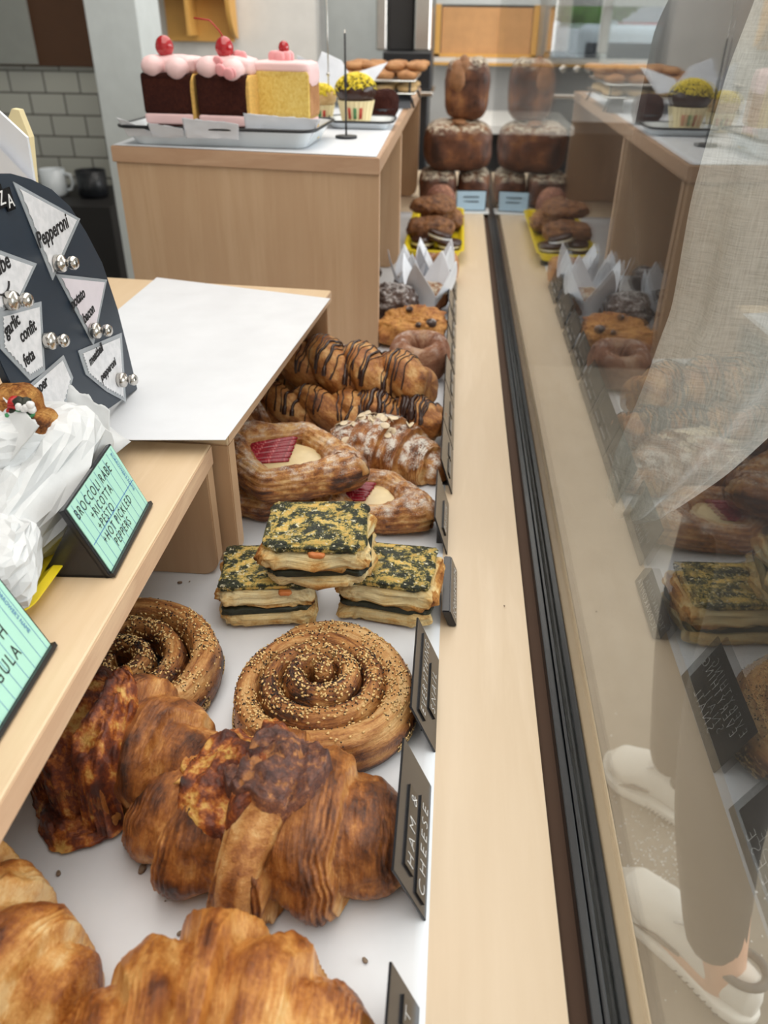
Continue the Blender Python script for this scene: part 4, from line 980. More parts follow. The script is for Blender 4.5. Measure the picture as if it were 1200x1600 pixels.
# card spike
p = on(541, 215, z=TT)
sk_ = empty('card_spike', (p[0], p[1], TT), 'thin black card holder spike on a round base at the table corner', 'card holder')
lathe('base', [(0, 0), (.017, 0), (.018, .001), (.0175, .003), (.0, .0045)], M['blackmetal'], sk_, 40)
tube('stem', [(0, 0, .003), (0, 0, .145)], .0016, M['blackmetal'], sk_); tube('clip', [(0, -.001, .072), (.0005, -.001, .090)], .0026, M['blackmetal'], sk_); tube('silver_tip', [(0, 0, .112), (.0, 0, .150)], .0008, M['steel'], sk_)
p = on(487, 85, z=TT+.06)
rd = empty('price_rod', (-.235, 1.60, TT), 'thin steel rod with a small knob standing behind the yellow cake', 'card holder')
lathe('base', [(0, 0), (.016, 0), (.016, .002), (0, .003)], M['steel'], rd, 30); tube('rod', [(0, 0, .002), (0, 0, .28)], .0012, M['steel'], rd); superblob('knob', (.007, .007, .007), M['steel'], rd, 1, 1, 0, 1, 1, 12, 16, loc=(0, 0, .075), flat=False)
# cupcakes
st2 = empty('cupcake_tray', (-.172, 1.565, TT), 'small shallow dark-rimmed tray under the yellow sprinkled cupcake', 'tray')
tray(st2, .115, .10, .010, M['enamel'], M['blackmetal'], wall=.008, rimr=.002)
def cupcake(loc, label, seed, s_=1.0, case=True, spr=150, top='choc'):
    c_ = empty('cupcake', loc, label, 'cupcake'); k = 72; a = np.linspace(0, 2*pi, k, endpoint=False)
    rings = []
    for r_, z in ((.001, 0), (.021, 0), (.022, .001), (.030, .036), (.0285, .036), (.02, .004)):
        rr = r_*(1+(.025*np.sign(np.sin(a*24)) if r_ > .0215 else 0)); rings.append(np.stack([rr*np.cos(a), rr*np.sin(a), np.full(k, z)], -1))
    grid('paper_case', np.array(rings)*s_, M['cupcase'], c_, caps=False, smooth=False)
    for j, cm in enumerate(('red', 'greenp', 'red')):
        for q_ in (0, 1):
            aa = -pi/2-.35+j*.35+q_*.1
            tube('printed_dash', [(s_*.0245*math.cos(aa), s_*.0245*math.sin(aa), s_*.010), (s_*.0282*math.cos(aa), s_*.0282*math.sin(aa), s_*.026)], .0012, M[cm], c_, 6)
    ic = superblob('icing', (.066*s_, .066*s_, .048*s_), M['choc'] if top == 'choc' else M['cookie_pale'], c_, 1, 1, .002, 50, seed, 40, 60, loc=(0, 0, .026*s_), flat=False)
    b = bvh_of([ic]); rnd = random.Random(seed); P_ = []
    while len(P_) < spr:
        x, y = rnd.uniform(-.032, .032), rnd.uniform(-.032, .032); h, nn = drop(b, x*s_, y*s_)
        if h is None: continue
        P_.append(seedgeo(h+nn*.0008, (rnd.gauss(0, 1), rnd.gauss(0, 1), rnd.gauss(0, .4)), nn, .0066*s_, .0015, .0013))
    o = multi('yellow_sprinkles', P_, M['sprinkle'], c_); o['kind'] = 'stuff'
    return c_
cupcake((-.180, 1.555, TT+.0035), 'cupcake with chocolate icing and yellow sprinkles in a dotted paper case', 5, 1.08, spr=420)
cupcake((-.250, 1.60, TT), 'smaller yellow-sprinkled cupcake partly behind the yellow cake', 8, .85, spr=420, top='pale')
b_ = empty('chocolate_cupcake', (-.143, 1.70, TT), 'reddish chocolate cupcake behind the yellow sprinkled one', 'cupcake')
superblob('cake_body', (.055, .055, .05), M['cake_choc'], b_, .6, .9, .004, 60, 4); lathe('foil_case', [(.02, 0), (.029, .018), (.0285, .018), (.0195, 0)], M['darksteel'], b_, 30)
# cookie racks
rk = empty('cookie_rack', (-.235, 2.03, TT), 'two-tier wire rack of cookies on the tall table', 'wire rack')
for z in (.028, .052):
    for x in (-.14, .14): tube('side_wire', [(x, -.13, z), (x, .15, z)], .0022, M['steel'], rk, 8)
    for y in (-.13, .15): tube('side_wire', [(-.14, y, z), (.14, y, z)], .0022, M['steel'], rk, 8)
    box('shelf_plate', (-.138, -.128, z-.002), (.138, .148, z-.0005), M['enamel'], rk, bev=0)
for x in (-.13, .13):
    for y in (-.12, .14): tube('leg', [(x*1.0, y, .052), (x, y, .028), (x*1.08, y*1.05, 0.001)], .0025, M['darksteel'], rk, 8)
ck = superblob('cookie', (.044, .044, .016), M['cookie'], None, .8, 1, .003, 50, 4, 20, 28); ck2 = superblob('cookie', (.044, .044, .0145), M['cookie_pale'], None, .8, 1, .002, 50, 6, 20, 28)
tag(ck, 'brown cookie on the top tier of the wire rack', 'cookie', 'brown cookies on the top tier'); tag(ck2, 'pale cookie on the lower tier of the wire rack', 'cookie', 'pale cookies on the lower tier')
first = [True, True]
for tier, base, z in ((0, ck, .0525), (1, ck2, .0285)):
    for lay in range(2 if tier == 0 else 1):
        for i in range(6):
            for j in range(5):
                if tier == 0 and i < 1: continue
                if lay and (i < 2 or j == 4): continue
                if first[tier]: o = base; first[tier] = False
                else: o = base.copy(); col.objects.link(o)
                o.location = (-.235-.115+i*.046+.004*((j*7+i) % 3)+(.02 if lay else 0), 2.03-.10+j*.052+(.02 if lay else 0), TT+z+lay*.015); o.rotation_euler = (0, 0, i+j*2.1)
for i, (a, b, c_, d_, lb) in enumerate((((-.345, 1.90, .02), (-.30, 1.88, .02), (-.318, 1.88, .115), (-.340, 1.9, .125), 'tall white parchment point at the left of the cookie rack'),
                    ((-.325, 1.87, .03), (-.215, 1.87, .06), (-.245, 1.88, .115), (-.285, 1.88, .135), 'wide peaked parchment sheet standing in front of the cookies'),
                    ((-.235, 1.87, .06), (-.19, 1.88, .05), (-.15, 1.90, .112), (-.22, 1.88, .085), 'parchment flap reaching over the cookie rack edge'))):
    tag(sheet('parchment_sheet', [(q_[0], q_[1]-.02, q_[2]*.78+TT) for q_ in (a, b, c_, d_)], M['parch'], amp=.004, fs=20, seed=20+i), lb, 'parchment')
b_ = empty('napkin_box', (-.115, 1.90, TT), 'small dark and white card holder under the rack corner', 'card holder')
prism('holder', [(-.02, 0, 0), (.015, 0, 0), (.008, .02, .035), (-.02, .02, .035)], (0, .004, 0), M['darksteel'], b_)

# ------------------------------------------------------------------ slate menu board with cards and magnets
bo = np.array(on(215, 608, z=.145)); lean_b = R(4)
bU = np.array([0, 1, 0.]); bV = np.array([-math.sin(lean_b), 0, math.cos(lean_b)]); bN = np.cross(bU, bV)
bo0 = bo-bU*.20
mb = empty('menu_board', tuple(bo0), 'dark slate menu board with an arched top, leaning upright beside the sandwiches', 'menu board')
def uvp(px, py):
    p = onplane(px, py, bo0, bN); d = p-bo0; return np.dot(d, bU), np.dot(d, bV)
def B(u, v, n_=0): return bU*u+bV*v+bN*n_
edge = [uvp(*q_) for q_ in ((215, 608), (200, 545), (184, 482), (160, 410), (135, 362), (110, 322), (82, 296), (50, 280), (18, 271), (-16, 271), (-50, 290), (-80, 330))]
lft = [(-.012, .12), uvp(-2, 556), uvp(22, 612), (edge[0][0]-.19, 0.0)]
outl = [B(*e) for e in edge]+[B(-.0, edge[-1][1]*.6)]+[B(*uvp(-4, 556)), B(*uvp(22, 612)), B(*uvp(75, 705))]
prism('board', outl, -bN*.006, M['navy'], mb, bev=.0006)
def fan_card(ptspx, mcard, magpx, words, label=None, seed=0):
    """ptspx: corners of the laminated card in the picture, lying flat on the board."""
    c_ = empty('pizza_card', tuple(bo0), label, 'card', 'laminated cards on the slate board')
    P = [np.array(uvp(*q_)) for q_ in ptspx]; cen = sum(P)/len(P)
    prism('plastic_sleeve', [B(*p_, .0008) for p_ in P], bN*.0006, M['plastic'], c_)
    Q = [cen+(p_-cen)*.86 for p_ in P]; edge_ = []
    n_ = len(Q)
    for i in range(n_):
        a, b = Q[i], Q[(i+1) % n_]
        if i >= n_-3 and n_ > 3 or i == n_-1:      # scalloped crust edge
            m_ = 7; d = b-a; L_ = np.hypot(*d); nn = np.array([d[1], -d[0]])/L_
            for j in range(m_):
                for s_ in (0, .25, .5, .75): edge_.append(a+d*(j+s_)/m_+nn*.0014*math.sin(pi*s_))
        else: edge_.append(a)
    prism('paper_card', [B(*p_, .0015) for p_ in edge_], bN*.0003, mcard, c_)
    for s_, px, py, sz, ang in words:
        u, v = uvp(px, py); a = R(ang); uu = bU*math.cos(a)+bV*math.sin(a); vv = -bU*math.sin(a)+bV*math.cos(a)
        xx = 0; rnd = random.Random(len(s_)+seed)
        text('handwriting', s_, sz, M['ink'], c_, frame(B(u, v, .0021), uu, vv), .0001, shear=.1, offset=.0003, spacing=1.0, sx=.84)
    if magpx:
        u, v = uvp(*magpx)
        mg = empty('magnet', tuple(bo0+B(u, v, .0022)), None, None)
        mg.name = 'silver_magnet'; tag(mg, 'silver magnet pinning the '+' '.join(label.split()[1:9]) if label else None, 'magnet', 'silver magnets on the slate board')
        pr = [(0, 0), (.0062, 0), (.0066, .0012), (.0066, .005), (.0058, .0062), (.0028, .0072), (.0026, .0095), (.0048, .0112), (.0052, .0145), (.0036, .0166), (0, .0172)]
        o = lathe('magnet_body', pr, M['steel'], mg, 30); o.rotation_euler = Vector(bN).to_track_quat('Z', 'Y').to_euler()
    return c_
fan_card([(18, 284), (123, 342), (80, 438)], M['card'], (84, 412), [('Pepperoni', 58, 388, .0155, 4)], 'laminated card reading Pepperoni')
fan_card([(-40, 378), (55, 412), (28, 470), (-5, 490), (-45, 470)], M['card'], (8, 470), [('ube', -8, 432, .016, 4)], 'laminated card ending in be with a smile, cut by the photo edge')
fan_card([(85, 428), (165, 437), (144, 540)], M['cardpink'], (140, 517), [('potato', 110, 484, .0120, 6), ('bacon', 129, 506, .0115, 8)], 'laminated pinkish card reading potato bacon')
fan_card([(-5, 488), (62, 471), (68, 580), (45, 595), (-2, 545)], M['card'], (68, 533), [('garlic', 6, 528, .0125, 8), ('confit', 30, 536, .0125, 4), ('feta', 36, 574, .0125, 4)], 'laminated card reading garlic confit feta')
fan_card([(120, 548), (188, 520), (195, 628), (165, 612), (132, 585)], M['card'], (182, 594), [('meatball', 138, 572, .0105, 6), ('pepperoni', 156, 596, .0100, 4)], 'laminated card reading meatball pepperoni')
fan_card([(30, 613), (97, 555), (112, 590), (95, 650), (60, 670)], M['card'], None, [('pepper', 46, 628, .0115, 4)], 'laminated card reading pepper half hidden behind the sandwich paper')
# smile stroke and the board's small letter tiles
u, v = uvp(-2, 448); tube('smile', [B(u+.010*math.cos(a), v+.002+.007*math.sin(a), .0024)+bo0 for a in np.linspace(-pi*.95, -.15, 10)], .0007, M['ink'], None, 6)
sm_o = bpy.data.objects['smile']; cd = [o for o in col.objects if o.get('label', '').startswith('laminated card ending')][0]
for v_ in sm_o.data.vertices: v_.co -= Vector(bo0)
sm_o.parent = cd
for s_, px, py in (('Z', -4, 322), ('A', 10, 326)):
    u, v = uvp(px, py)
    prism('letter_tile', [B(u-.001, v-.002, .0006), B(u+.0095, v-.002, .0006), B(u+.0095, v+.0125, .0006), B(u-.001, v+.0125, .0006)], bN*.001, M['tile_letter'], mb)
    text('lettering', s_, .0125, M['white'], mb, frame(B(u+.0008, v, .0018), bU, bV), .0001)

# ------------------------------------------------------------------ green cards in black wedge holders
def library_card(fb_, nb_, H, lean, label, lines, small):
    root = empty('card_holder', (nb_[0], nb_[1], .1315), label, 'card holder', 'green library cards on the near shelf'); W = fb_[1]-nb_[1]
    u = nrm([fb_[0]-nb_[0], W, 0]); up = nrm(np.cross([0, 0, 1], u)*math.sin(lean)+np.array([0, 0, math.cos(lean)])); n_ = np.cross(u, up); W = math.hypot(fb_[0]-nb_[0], W)
    if n_[0] < 0: up = nrm(-np.cross([0, 0, 1], u)*math.sin(lean)+np.array([0, 0, math.cos(lean)])); n_ = np.cross(u, up)
    prism('back_plate', [u*0, u*W, u*W+up*H, up*H], -n_*.004, M['sign'], root, bev=.0004)
    prism('bottom_lip', [u*0, u*W, u*W+up*.003, up*.003], n_*.0030, M['sign'], root)
    bk = -np.cross(u, [0, 0, 1.0]); bk = bk if bk[0] < 0 else -bk
    prism('side_foot', [u*.0+bk*.002, up*H*.80+bk*.003, bk*.046+np.array([0, 0, .0])], u*.003, M['sign'], root)
    prism('side_foot', [u*(W-.003)+bk*.002, u*(W-.003)+up*H*.80+bk*.003, u*(W-.003)+bk*.046], u*.003, M['sign'], root)
    prism('base_plate', [u*0+bk*.0, u*W+bk*.0, u*W+bk*.046, bk*.046], (0, 0, .002), M['sign'], root)
    cd_ = prism('green_card', [u*.003+up*.0032+n_*.0002, u*(W-.002)+up*.0032+n_*.0002, u*(W-.002)+up*(H-.001)+n_*.0002, u*.003+up*(H-.001)+n_*.0002], n_*.0006, M['green'], root)
    nl = 10
    for i in range(nl):
        a = .008+(W-.014)*i/(nl-1)
        prism('ruled_line', [u*a+up*.0035+n_*.0009, u*(a+.0003)+up*.0035+n_*.0009, u*(a+.0003)+up*(H-.0015)+n_*.0009, u*a+up*(H-.0015)+n_*.0009], n_*.00004, M['blueink'], cd_)
    prism('header_line', [u*.004+up*(H*.44)+n_*.0009, u*(W-.003)+up*(H*.44)+n_*.0009, u*(W-.003)+up*(H*.44+.0006)+n_*.0009, u*.004+up*(H*.44+.0006)+n_*.0009], n_*.00005, M['blueink'], cd_) if small else None
    for s_, a, b, sz in lines: text('lettering', s_, sz, M['ink'], cd_, frame(u*a+up*b+n_*.0011, u, up), .00003, spacing=1.3, sx=.68, offset=-.00008)
    text('small_print', "BORROWER'S NAME", .0036, M['blueink'], cd_, frame(u*(W-.010)+up*(H-.004)+n_*.0011, -up, u), .00002)
    return root
library_card(on(234, 789, z=.1315), on(174, 903, z=.1315), .0565, R(22), 'green library card reading BROCCOLI RABE in a black wedge holder',
             [('BROCCOLI RABE', .006, .044, .0105), ('+RICOTTA', .020, .0345, .0098), ('+PESTO', .020, .0255, .0098), ('+HOT PICKLED', .016, .0165, .0098), ('PEPPERS', .026, .0075, .0098)], True)
library_card(on(84, 1010, z=.1315), on(-30, 1195, z=.1315), .0565, R(22), 'green library card at the left edge, its text cut off to H and CULA',
             [('H', .0600, .030, .0125), ('ARUGULA', .018, .016, .0125)], False)
yt = empty('yellow_tray', (-.322, .420, .1315), 'yellow tray edge under the wrapped sandwich on the near shelf', 'tray')
tray(yt, .15, .145, .008, M['yellow'])

# ------------------------------------------------------------------ wrapped sandwiches
def crumple(name, dims, loc, parent, seed, rot, amp=.009, mat='wrap', lowres=22, e=.8):
    n, k = 26, 30; ph = np.linspace(-pi/2, pi/2, n)[:, None]; th = np.linspace(0, 2*pi, k, endpoint=False)[None, :]
    pw = lambda v, e_: np.sign(v)*np.abs(v)**e_
    U = np.stack([pw(np.cos(ph), e)*pw(np.cos(th), e), pw(np.cos(ph), e)*pw(np.sin(th), e), pw(np.sin(ph), e)*np.ones_like(th)], -1)
    P = U*np.array(dims)/2; cz = 1-2*np.abs(fbm(P*lowres+seed, seed, 2)-.5)*2; cz2 = 1-2*np.abs(vn(P*lowres*2.6+seed, seed+5)-.5)
    P = P+U*((cz-.6)*amp)[..., None]
    rj = np.random.RandomState(seed); P[2:-2] += (rj.rand(n-4, k, 3)-.5)*.0036*np.array([1, 1, 1])
    o = grid(name, P, M[mat], parent, caps=False, smooth=False); o.location = loc; o.rotation_euler = rot; return o
sw = empty('wrapped_sandwich', (-.285, .50, .142), 'sandwich wrapped in white paper, torn open toward the slate board, behind the broccoli rabe card', 'sandwich', 'paper wrapped sandwiches')
crumple('paper_wrap', (.075, .155, .075), (.0, -.05, .028), sw, 4, (R(12), 0, R(-12)))
crumple('paper_wrap', (.075, .085, .050), (-.02, -.125, .018), sw, 9, (0, 0, R(20)))
def Ls(px, py, d): return tuple(np.array(on(px, py, y=.5+d))-np.array((-.285, .50, .142)))
sheet('torn_sheet', [Ls(35, 760, .0), Ls(170, 745, .03), Ls(172, 640, .05), Ls(62, 575, .06)], M['wrap'], sw, amp=.006, fs=30, seed=4, n=40, ragged=.01)
sheet('torn_sheet', [Ls(140, 740, .03), Ls(205, 690, .05), Ls(188, 680, .08), Ls(120, 620, .06)], M['wrap'], sw, amp=.005, fs=30, seed=6, n=30, ragged=.006)
tp_ = sheet('doodle_tape', [Ls(58, 668, .033), Ls(148, 722, .018), Ls(150, 698, .027), Ls(64, 655, .044)], M['cupcase'], sw, amp=.0003, seed=3, thick=.0003)
for i in range(4):
    c_ = np.array(Ls(80+19*i, 678+11*i, .026-.004*i)); lathe('doodle', [(.0014, 0), (.0022, 0), (.0022, .0003), (.0014, .0003)], M['ink'], sw, 10, c=tuple(c_)).rotation_euler = (0, 0, 0)
s2 = empty('wrapped_sandwich', tuple(on(5, 690, y=.46)), 'open-ended sandwich with greens and red pepper showing at the left edge', 'sandwich', 'paper wrapped sandwiches')
o2_ = np.array(s2.location)
def P2(px, py, d): return tuple(np.array(on(px, py, y=d))-o2_)
superblob('bread_slice', (.030, .04, .030), M['bread_tan'] if 'bread_tan' in M else M['scone'], s2, .6, .5, .004, 60, 3, 40, 60, loc=(0, 0, -.015), flat=False, crust0=.75).location = P2(20, 640, .47)
superblob('bread_slice', (.034, .04, .016), M['scone'], s2, .6, .5, .003, 60, 5, 40, 60, loc=(0, 0, -.008), flat=False, crust0=.75).location = P2(42, 664, .465)
rnd = random.Random(3)
for i in range(16):
    o = superblob('leafy_filling', (.010, .009, .006), M['spinach_dark' if i % 3 else 'greenp'] if i % 4 else M['pepper'], s2, 1, .7, .003, 140, i, 12, 16, flat=False); o.location = P2(32+rnd.uniform(-14, 16), 645+rnd.uniform(-12, 12), .452)
for i in range(7):
    o = superblob('cheese_crumb', (.005, .005, .005), M['white'], s2, .8, .8, .001, 140, i, 10, 12, flat=False); o.location = P2(36+rnd.uniform(-8, 16), 646+rnd.uniform(-10, 12), .447)
crumple('paper_wrap', (.07, .12, .055), P2(15, 705, .46), s2, 14, (R(-25), 0, R(-25)))
sheet('torn_sheet', [P2(-20, 600, .47), P2(-10, 745, .42), P2(62, 665, .43), P2(30, 640, .45)], M['wrap'], s2, amp=.005, fs=30, seed=16, n=30, ragged=.008)
s3 = empty('wrapped_sandwich', tuple(on(-10, 920, z=.142)), 'white paper wrapped sandwich between the two green cards', 'sandwich', 'paper wrapped sandwiches')
crumple('paper_wrap', (.065, .075, .05), (0, .0, .018), s3, 24, (0, 0, R(20)), .006)
pb = empty('paper_bag', tuple(on(20, 300, y=.80)), 'tall folded white paper standing behind the slate board at the top left', 'paper bag')
ob_ = np.array(pb.location)
def P3(px, py, d):
    p = np.array(on(px, py, y=d-.30)); p[2] = .146 if py >= 380 else p[2]; return tuple(p-ob_)
prism('paper_sheet', [P3(-60, 130, 1.1), P3(0, 176, 1.1), P3(42, 215, 1.1), P3(56, 300, 1.1), P3(50, 380, 1.1), P3(-60, 380, 1.1)], (0, .004, 0), M['parch'], pb)
prism('paper_fold', [P3(-60, 215, 1.09), P3(0, 232, 1.09), P3(56, 290, 1.09), P3(50, 380, 1.09), P3(-60, 380, 1.09)], (-.003, .004, 0), M['parch'], pb)
prism('wooden_stick', [P3(12, 186, 1.12), P3(18, 170, 1.12), P3(29, 172, 1.12), P3(46, 215, 1.12), P3(54, 300, 1.12), P3(40, 300, 1.12)], (0, .01, 0), M['cupcase'], pb)

# ------------------------------------------------------------------ customer leaning at the glass
def skinmesh(name, verts, edges, rad, mat, parent=None, root=0, sub=2):
    me = bpy.data.meshes.new(name); me.from_pydata(verts, edges, []); o = bpy.data.objects.new(name, me); col.objects.link(o)
    m = o.modifiers.new('s', 'SKIN'); m.use_smooth_shade = True
    for i, v in enumerate(me.skin_vertices[0].data):
        r = rad[i]; v.radius = (r, r) if np.isscalar(r) else r; v.use_root = (i == root)
    d = o.modifiers.new('d', 'SUBSURF'); d.levels = sub; d.render_levels = sub
    dg = bpy.context.evaluated_depsgraph_get(); dg.update(); m2 = bpy.data.meshes.new_from_object(o.evaluated_get(dg))
    bpy.data.objects.remove(o); bpy.data.meshes.remove(me); m2.name = name
    for a in list(m2.attributes):
        if a.name == 'crust': m2.attributes.remove(a)
    attr_uv(m2); return link(name, m2, mat, parent)
pe = empty('person', (.46, .86, -.85), 'person in a linen overshirt, dark trousers and white knit shoes leaning beyond the glass', 'person')
O = np.array((.46, .86, -.85))
def W_(*p): return tuple(np.array(p)-O)
bv = [W_(.42, .86, .02), W_(.40, .86, .16), W_(.34, .86, .32), W_(.31, .86, .44), W_(.30, .85, .53), W_(.285, .85, .58), W_(.275, .85, .64), W_(.27, .85, .73),
      W_(.44, .78, -.06), W_(.405, .745, -.40), W_(.47, .695, -.74), W_(.485, .69, -.815), W_(.40, .79, -.822),
      W_(.44, .95, -.06), W_(.425, .99, -.40), W_(.48, 1.06, -.74), W_(.49, 1.06, -.815), W_(.42, 1.10, -.822),
      W_(.32, .70, .42), W_(.40, .60, .30), W_(.33, .50, .47), W_(.31, .46, .52), W_(.32, 1.01, .42), W_(.44, 1.10, .22), W_(.46, 1.04, .05), W_(.455, 1.01, -.01)]
be = [(0, 1), (1, 2), (2, 3), (3, 4), (4, 5), (5, 6), (6, 7), (0, 8), (8, 9), (9, 10), (10, 11), (11, 12), (0, 13), (13, 14), (14, 15), (15, 16), (16, 17), (3, 18), (18, 19), (19, 20), (20, 21), (3, 22), (22, 23), (23, 24), (24, 25)]
br = [.12, .11, .12, .11, .055, .052, .085, .07, .078, .052, .034, .034, .028, .078, .052, .034, .034, .028, .05, .036, .026, .026, .05, .036, .026, .026]
for tip, base, dv in ((21, (.31, .46, .52), (-.25, -.35, .9)), (25, (.455, 1.01, -.01), (-.1, -.1, -.95))):
    d = nrm(dv); sd = nrm(np.cross(d, (0, 1, .3)))
    for q_ in range(4):
        o0 = np.array(base)+sd*(q_-1.5)*.017; a = len(bv); ln = (.07, .082, .078, .06)[q_]
        bv += [W_(*(o0+d*.02)), W_(*(o0+d*(.02+ln*.5)+np.array((-.004, 0, -.004)))), W_(*(o0+d*(.02+ln)+np.array((-.012, 0, -.014))))]; br += [.010, .009, .008]; be += [(tip, a), (a, a+1), (a+1, a+2)]
    o0 = np.array(base)-sd*.03; a = len(bv); bv += [W_(*o0), W_(*(o0-sd*.018+d*.03))]; br += [.012, .009]; be += [(tip, a), (a, a+1)]
skinmesh('body', bv, be, br, M['skin'], pe)
h_ = superblob('head', (.165, .15, .215), M['skin'], pe, 1, 1, .002, 20, 3, 50, 60, flat=False); h_.location = W_(.262, .85, .585)
superblob('nose', (.03, .022, .035), M['skin'], h_, 1, 1, 0, 1, 1, 16, 20, flat=False, loc=(-.084, 0, .08)); superblob('mouth', (.008, .045, .012), M['pink_deep'], h_, 1, 1, 0, 1, 1, 12, 16, flat=False, loc=(-.074, 0, .048))
for y_ in (-.03, .03): superblob('eye', (.012, .024, .012), M['ink'], h_, 1, 1, 0, 1, 1, 12, 16, flat=False, loc=(-.075, y_, .105))
for y_ in (-.076, .076): superblob('ear', (.03, .014, .055), M['skin'], h_, 1, 1, 0, 1, 1, 16, 20, flat=False, loc=(.008, y_, .075))
superblob('hair', (.17, .168, .16), M['hair'], pe, 1, 1, .006, 40, 5, 50, 60, flat=False).location = W_(.285, .85, .66)
tv = [W_(.42, .86, .04), W_(.43, .785, -.05), W_(.40, .75, -.30), W_(.415, .735, -.50), W_(.462, .70, -.76), W_(.43, .945, -.05), W_(.42, .985, -.35), W_(.475, 1.055, -.76), W_(.41, .86, .12)]
skinmesh('trousers', tv, [(0, 1), (1, 2), (2, 3), (3, 4), (0, 5), (5, 6), (6, 7), (0, 8)], [.14, .095, .076, .063, .045, .095, .072, .045, .13], M['trouser'], pe)
# dark top: lofted oval sections, front leaning toward the glass
def garment(name, secs, m, seed, k=96, n=80, folds=.006, nf=9, closed=True, a0=0, a1=2*pi, thick=0):
    zz = np.linspace(0, 1, n); S_ = np.array(secs, float); ts = np.linspace(0, 1, len(S_)); C_ = np.stack([np.interp(zz, ts, S_[:, j]) for j in range(5)], -1)
    for _ in range(3): C_[1:-1] = (C_[:-2]+C_[1:-1]*2+C_[2:])/4
    a = np.linspace(a0, a1, k, endpoint=not closed)[None, :]; fz = np.sin(a*nf+2*np.sin(zz[:, None]*2.2+seed))*folds*np.linspace(.4, 1, n)[:, None]+(fbm(np.stack([np.cos(a)*2+0*zz[:, None], np.sin(a)*2+0*zz[:, None], zz[:, None]*3+0*a], -1)+seed, seed, 3)-.5)*folds*2
    rx = C_[:, 3:4]+fz; ry = C_[:, 4:5]+fz
    P = np.stack([C_[:, 0:1]+rx*np.cos(a), C_[:, 1:2]+ry*np.sin(a), C_[:, 2:3]+0*a], -1)-O
    o = grid(name, P, m, pe, close=closed, caps=False)
    if thick: md = o.modifiers.new('thick', 'SOLIDIFY'); md.thickness = thick
    return o
garment('dark_top', [(.33, .86, .56, .06, .07), (.32, .86, .50, .122, .15), (.315, .86, .44, .137, .155), (.315, .86, .34, .14, .155), (.35, .86, .2, .135, .15), (.40, .86, .06, .13, .15), (.42, .86, -.04, .14, .16)], M['tee'], 2, folds=.004, nf=5)
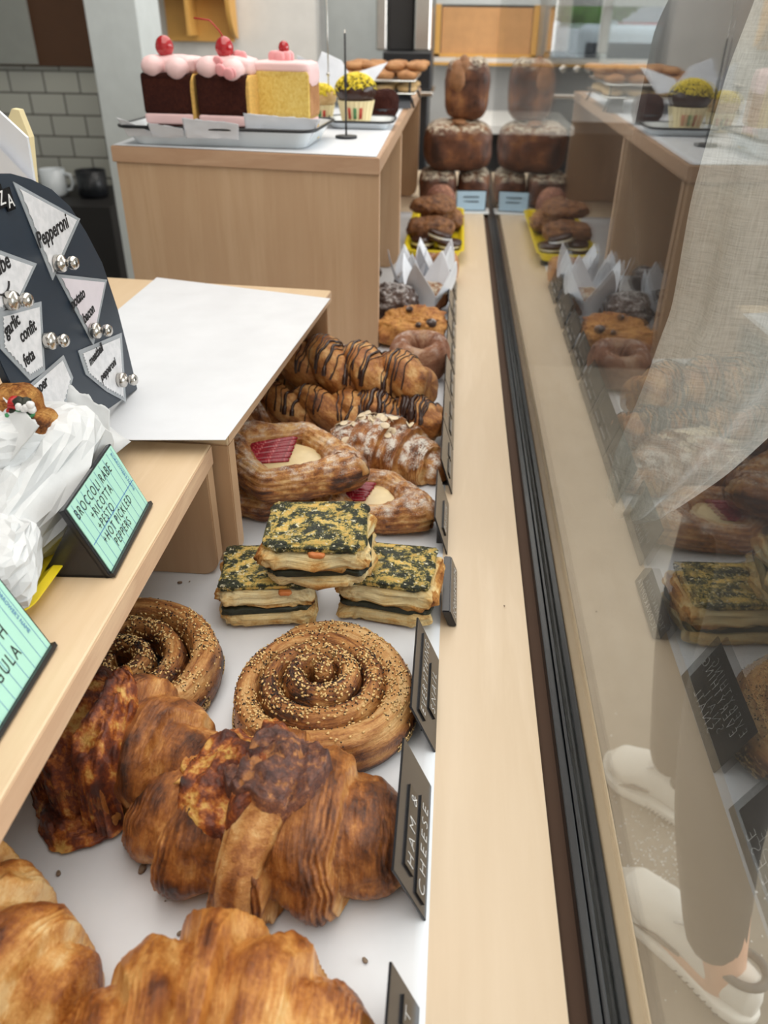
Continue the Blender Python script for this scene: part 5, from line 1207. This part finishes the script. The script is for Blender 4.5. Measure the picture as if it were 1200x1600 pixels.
# linen overshirt: sleeve and hanging front panel on the near side, body behind
garment('linen_sleeve', [(.305, .70, .50, .085, .05), (.295, .695, .42, .092, .06), (.282, .69, .33, .085, .06), (.278, .685, .24, .078, .058), (.250, .68, .17, .066, .052), (.220, .68, .10, .050, .044), (.198, .68, .050, .028, .032), (.190, .68, .034, .008, .012)], M['linen'], 4, folds=.006, nf=9)
garment('linen_back', [(.33, .86, .56, .08, .10), (.33, .86, .5, .13, .18), (.35, .86, .36, .14, .18), (.38, .86, .2, .14, .18), (.41, .86, .10, .15, .18)], M['linen'], 6, folds=.005, nf=8, closed=False, a0=-pi*.55, a1=pi*.55, thick=.0015)
def shoe(heel, toe, label):
    hx = np.array(heel); tx = np.array(toe); d = tx-hx; L_ = math.hypot(d[0], d[1]); rz = math.atan2(d[1], d[0])
    sh = bpy.data.objects.new('shoe', None); col.objects.link(sh); sh.parent = pe; sh.location = tuple(hx-O); sh.rotation_euler = (0, 0, rz); sh['label'] = label
    n, k = 90, 60; t = np.linspace(0, 1, n)[:, None]; a = np.linspace(0, 2*pi, k, endpoint=False)[None, :]
    wd = np.interp(t, [0, .04, .15, .4, .7, .9, .97, 1], [.008, .022, .032, .034, .046, .036, .020, .006]); hh = np.interp(t, [0, .05, .22, .38, .55, .75, .92, 1], [.05, .085, .074, .078, .070, .050, .038, .018])
    c_ = np.cos(a); s_ = np.sin(a); rib = .0006*np.sin(t*300)*(t > .62)
    P = np.stack([t*L_+0*a, np.sign(c_)*np.abs(c_)**.8*wd, .022+hh/2+np.sign(s_)*np.abs(s_)**.85*(hh/2+rib)], -1)
    grid('upper', P, M['shoe'], sh)
    sw_ = wd+.004; Ps = np.stack([-.004+t*(L_+.008)+0*a, np.sign(c_)*np.abs(c_)**.7*sw_, .015+np.sign(s_)*np.abs(s_)**.4*.015+.008*(t > .88)*(t-.88)*8], -1)
    grid('sole', Ps, M['shoe'], sh)
    lp = [(L_*(.15+.13*math.cos(q_)), .030*math.sin(q_), .098-.008*math.cos(q_)) for q_ in np.linspace(0, 2*pi, 30)]; tube('collar_lining', lp, .007, M['shoegrey'], sh)
    for y_ in (.044, -.044):
        tube('side_stripe', [(L_*.42, y_*.86, .05), (L_*.58, y_*1.0, .045), (L_*.72, y_*1.06, .028)], [.002, .005, .001], M['shoegrey'], sh, 8)
        for j in range(10): tube('sole_groove', [(L_*(.12+.04*j), y_*.86, .014), (L_*(.14+.04*j), y_*.86, .006)], .0012, M['shoegrey'], sh, 6)
    for j in range(5): tube('lace', [(L_*(.40+.05*j), -.024, .078-.004*j), (L_*(.42+.05*j), 0, .094-.006*j), (L_*(.40+.05*j), .024, .078-.004*j)], .0025, M['white'], sh, 8)
    for sg in (1, -1): tube('lace_bow', [(L_*.42, 0, .094), (L_*.46, .02*sg, .108), (L_*.52, .03*sg, .096), (L_*.46, .012*sg, .092), (L_*.42, 0, .094)], .0022, M['white'], sh, 8)
shoe((.520, .648, -.85), (.355, .868, -.85), 'white knit shoe nearer the camera')
shoe((.520, 1.005, -.85), (.377, 1.130, -.85), 'white shoe further back, only the toe showing')

# white grit scattered on the concrete
rnd = random.Random(12); P_ = []
for i in range(420):
    x = .46+rnd.gauss(0, .06)*(1 if i % 3 else 2.5); y = .93+rnd.gauss(0, .05)*(1 if i % 3 else 3)
    P_.append(seedgeo((x, y, -.849), (rnd.gauss(0, 1), rnd.gauss(0, 1), 0), (0, 0, 1), rnd.uniform(.001, .003), rnd.uniform(.001, .0025), .001))
o = multi('white_grit', P_, M['white'], None); tag(o, 'white grit scattered on the concrete between the two shoes', 'grit', kind='stuff')
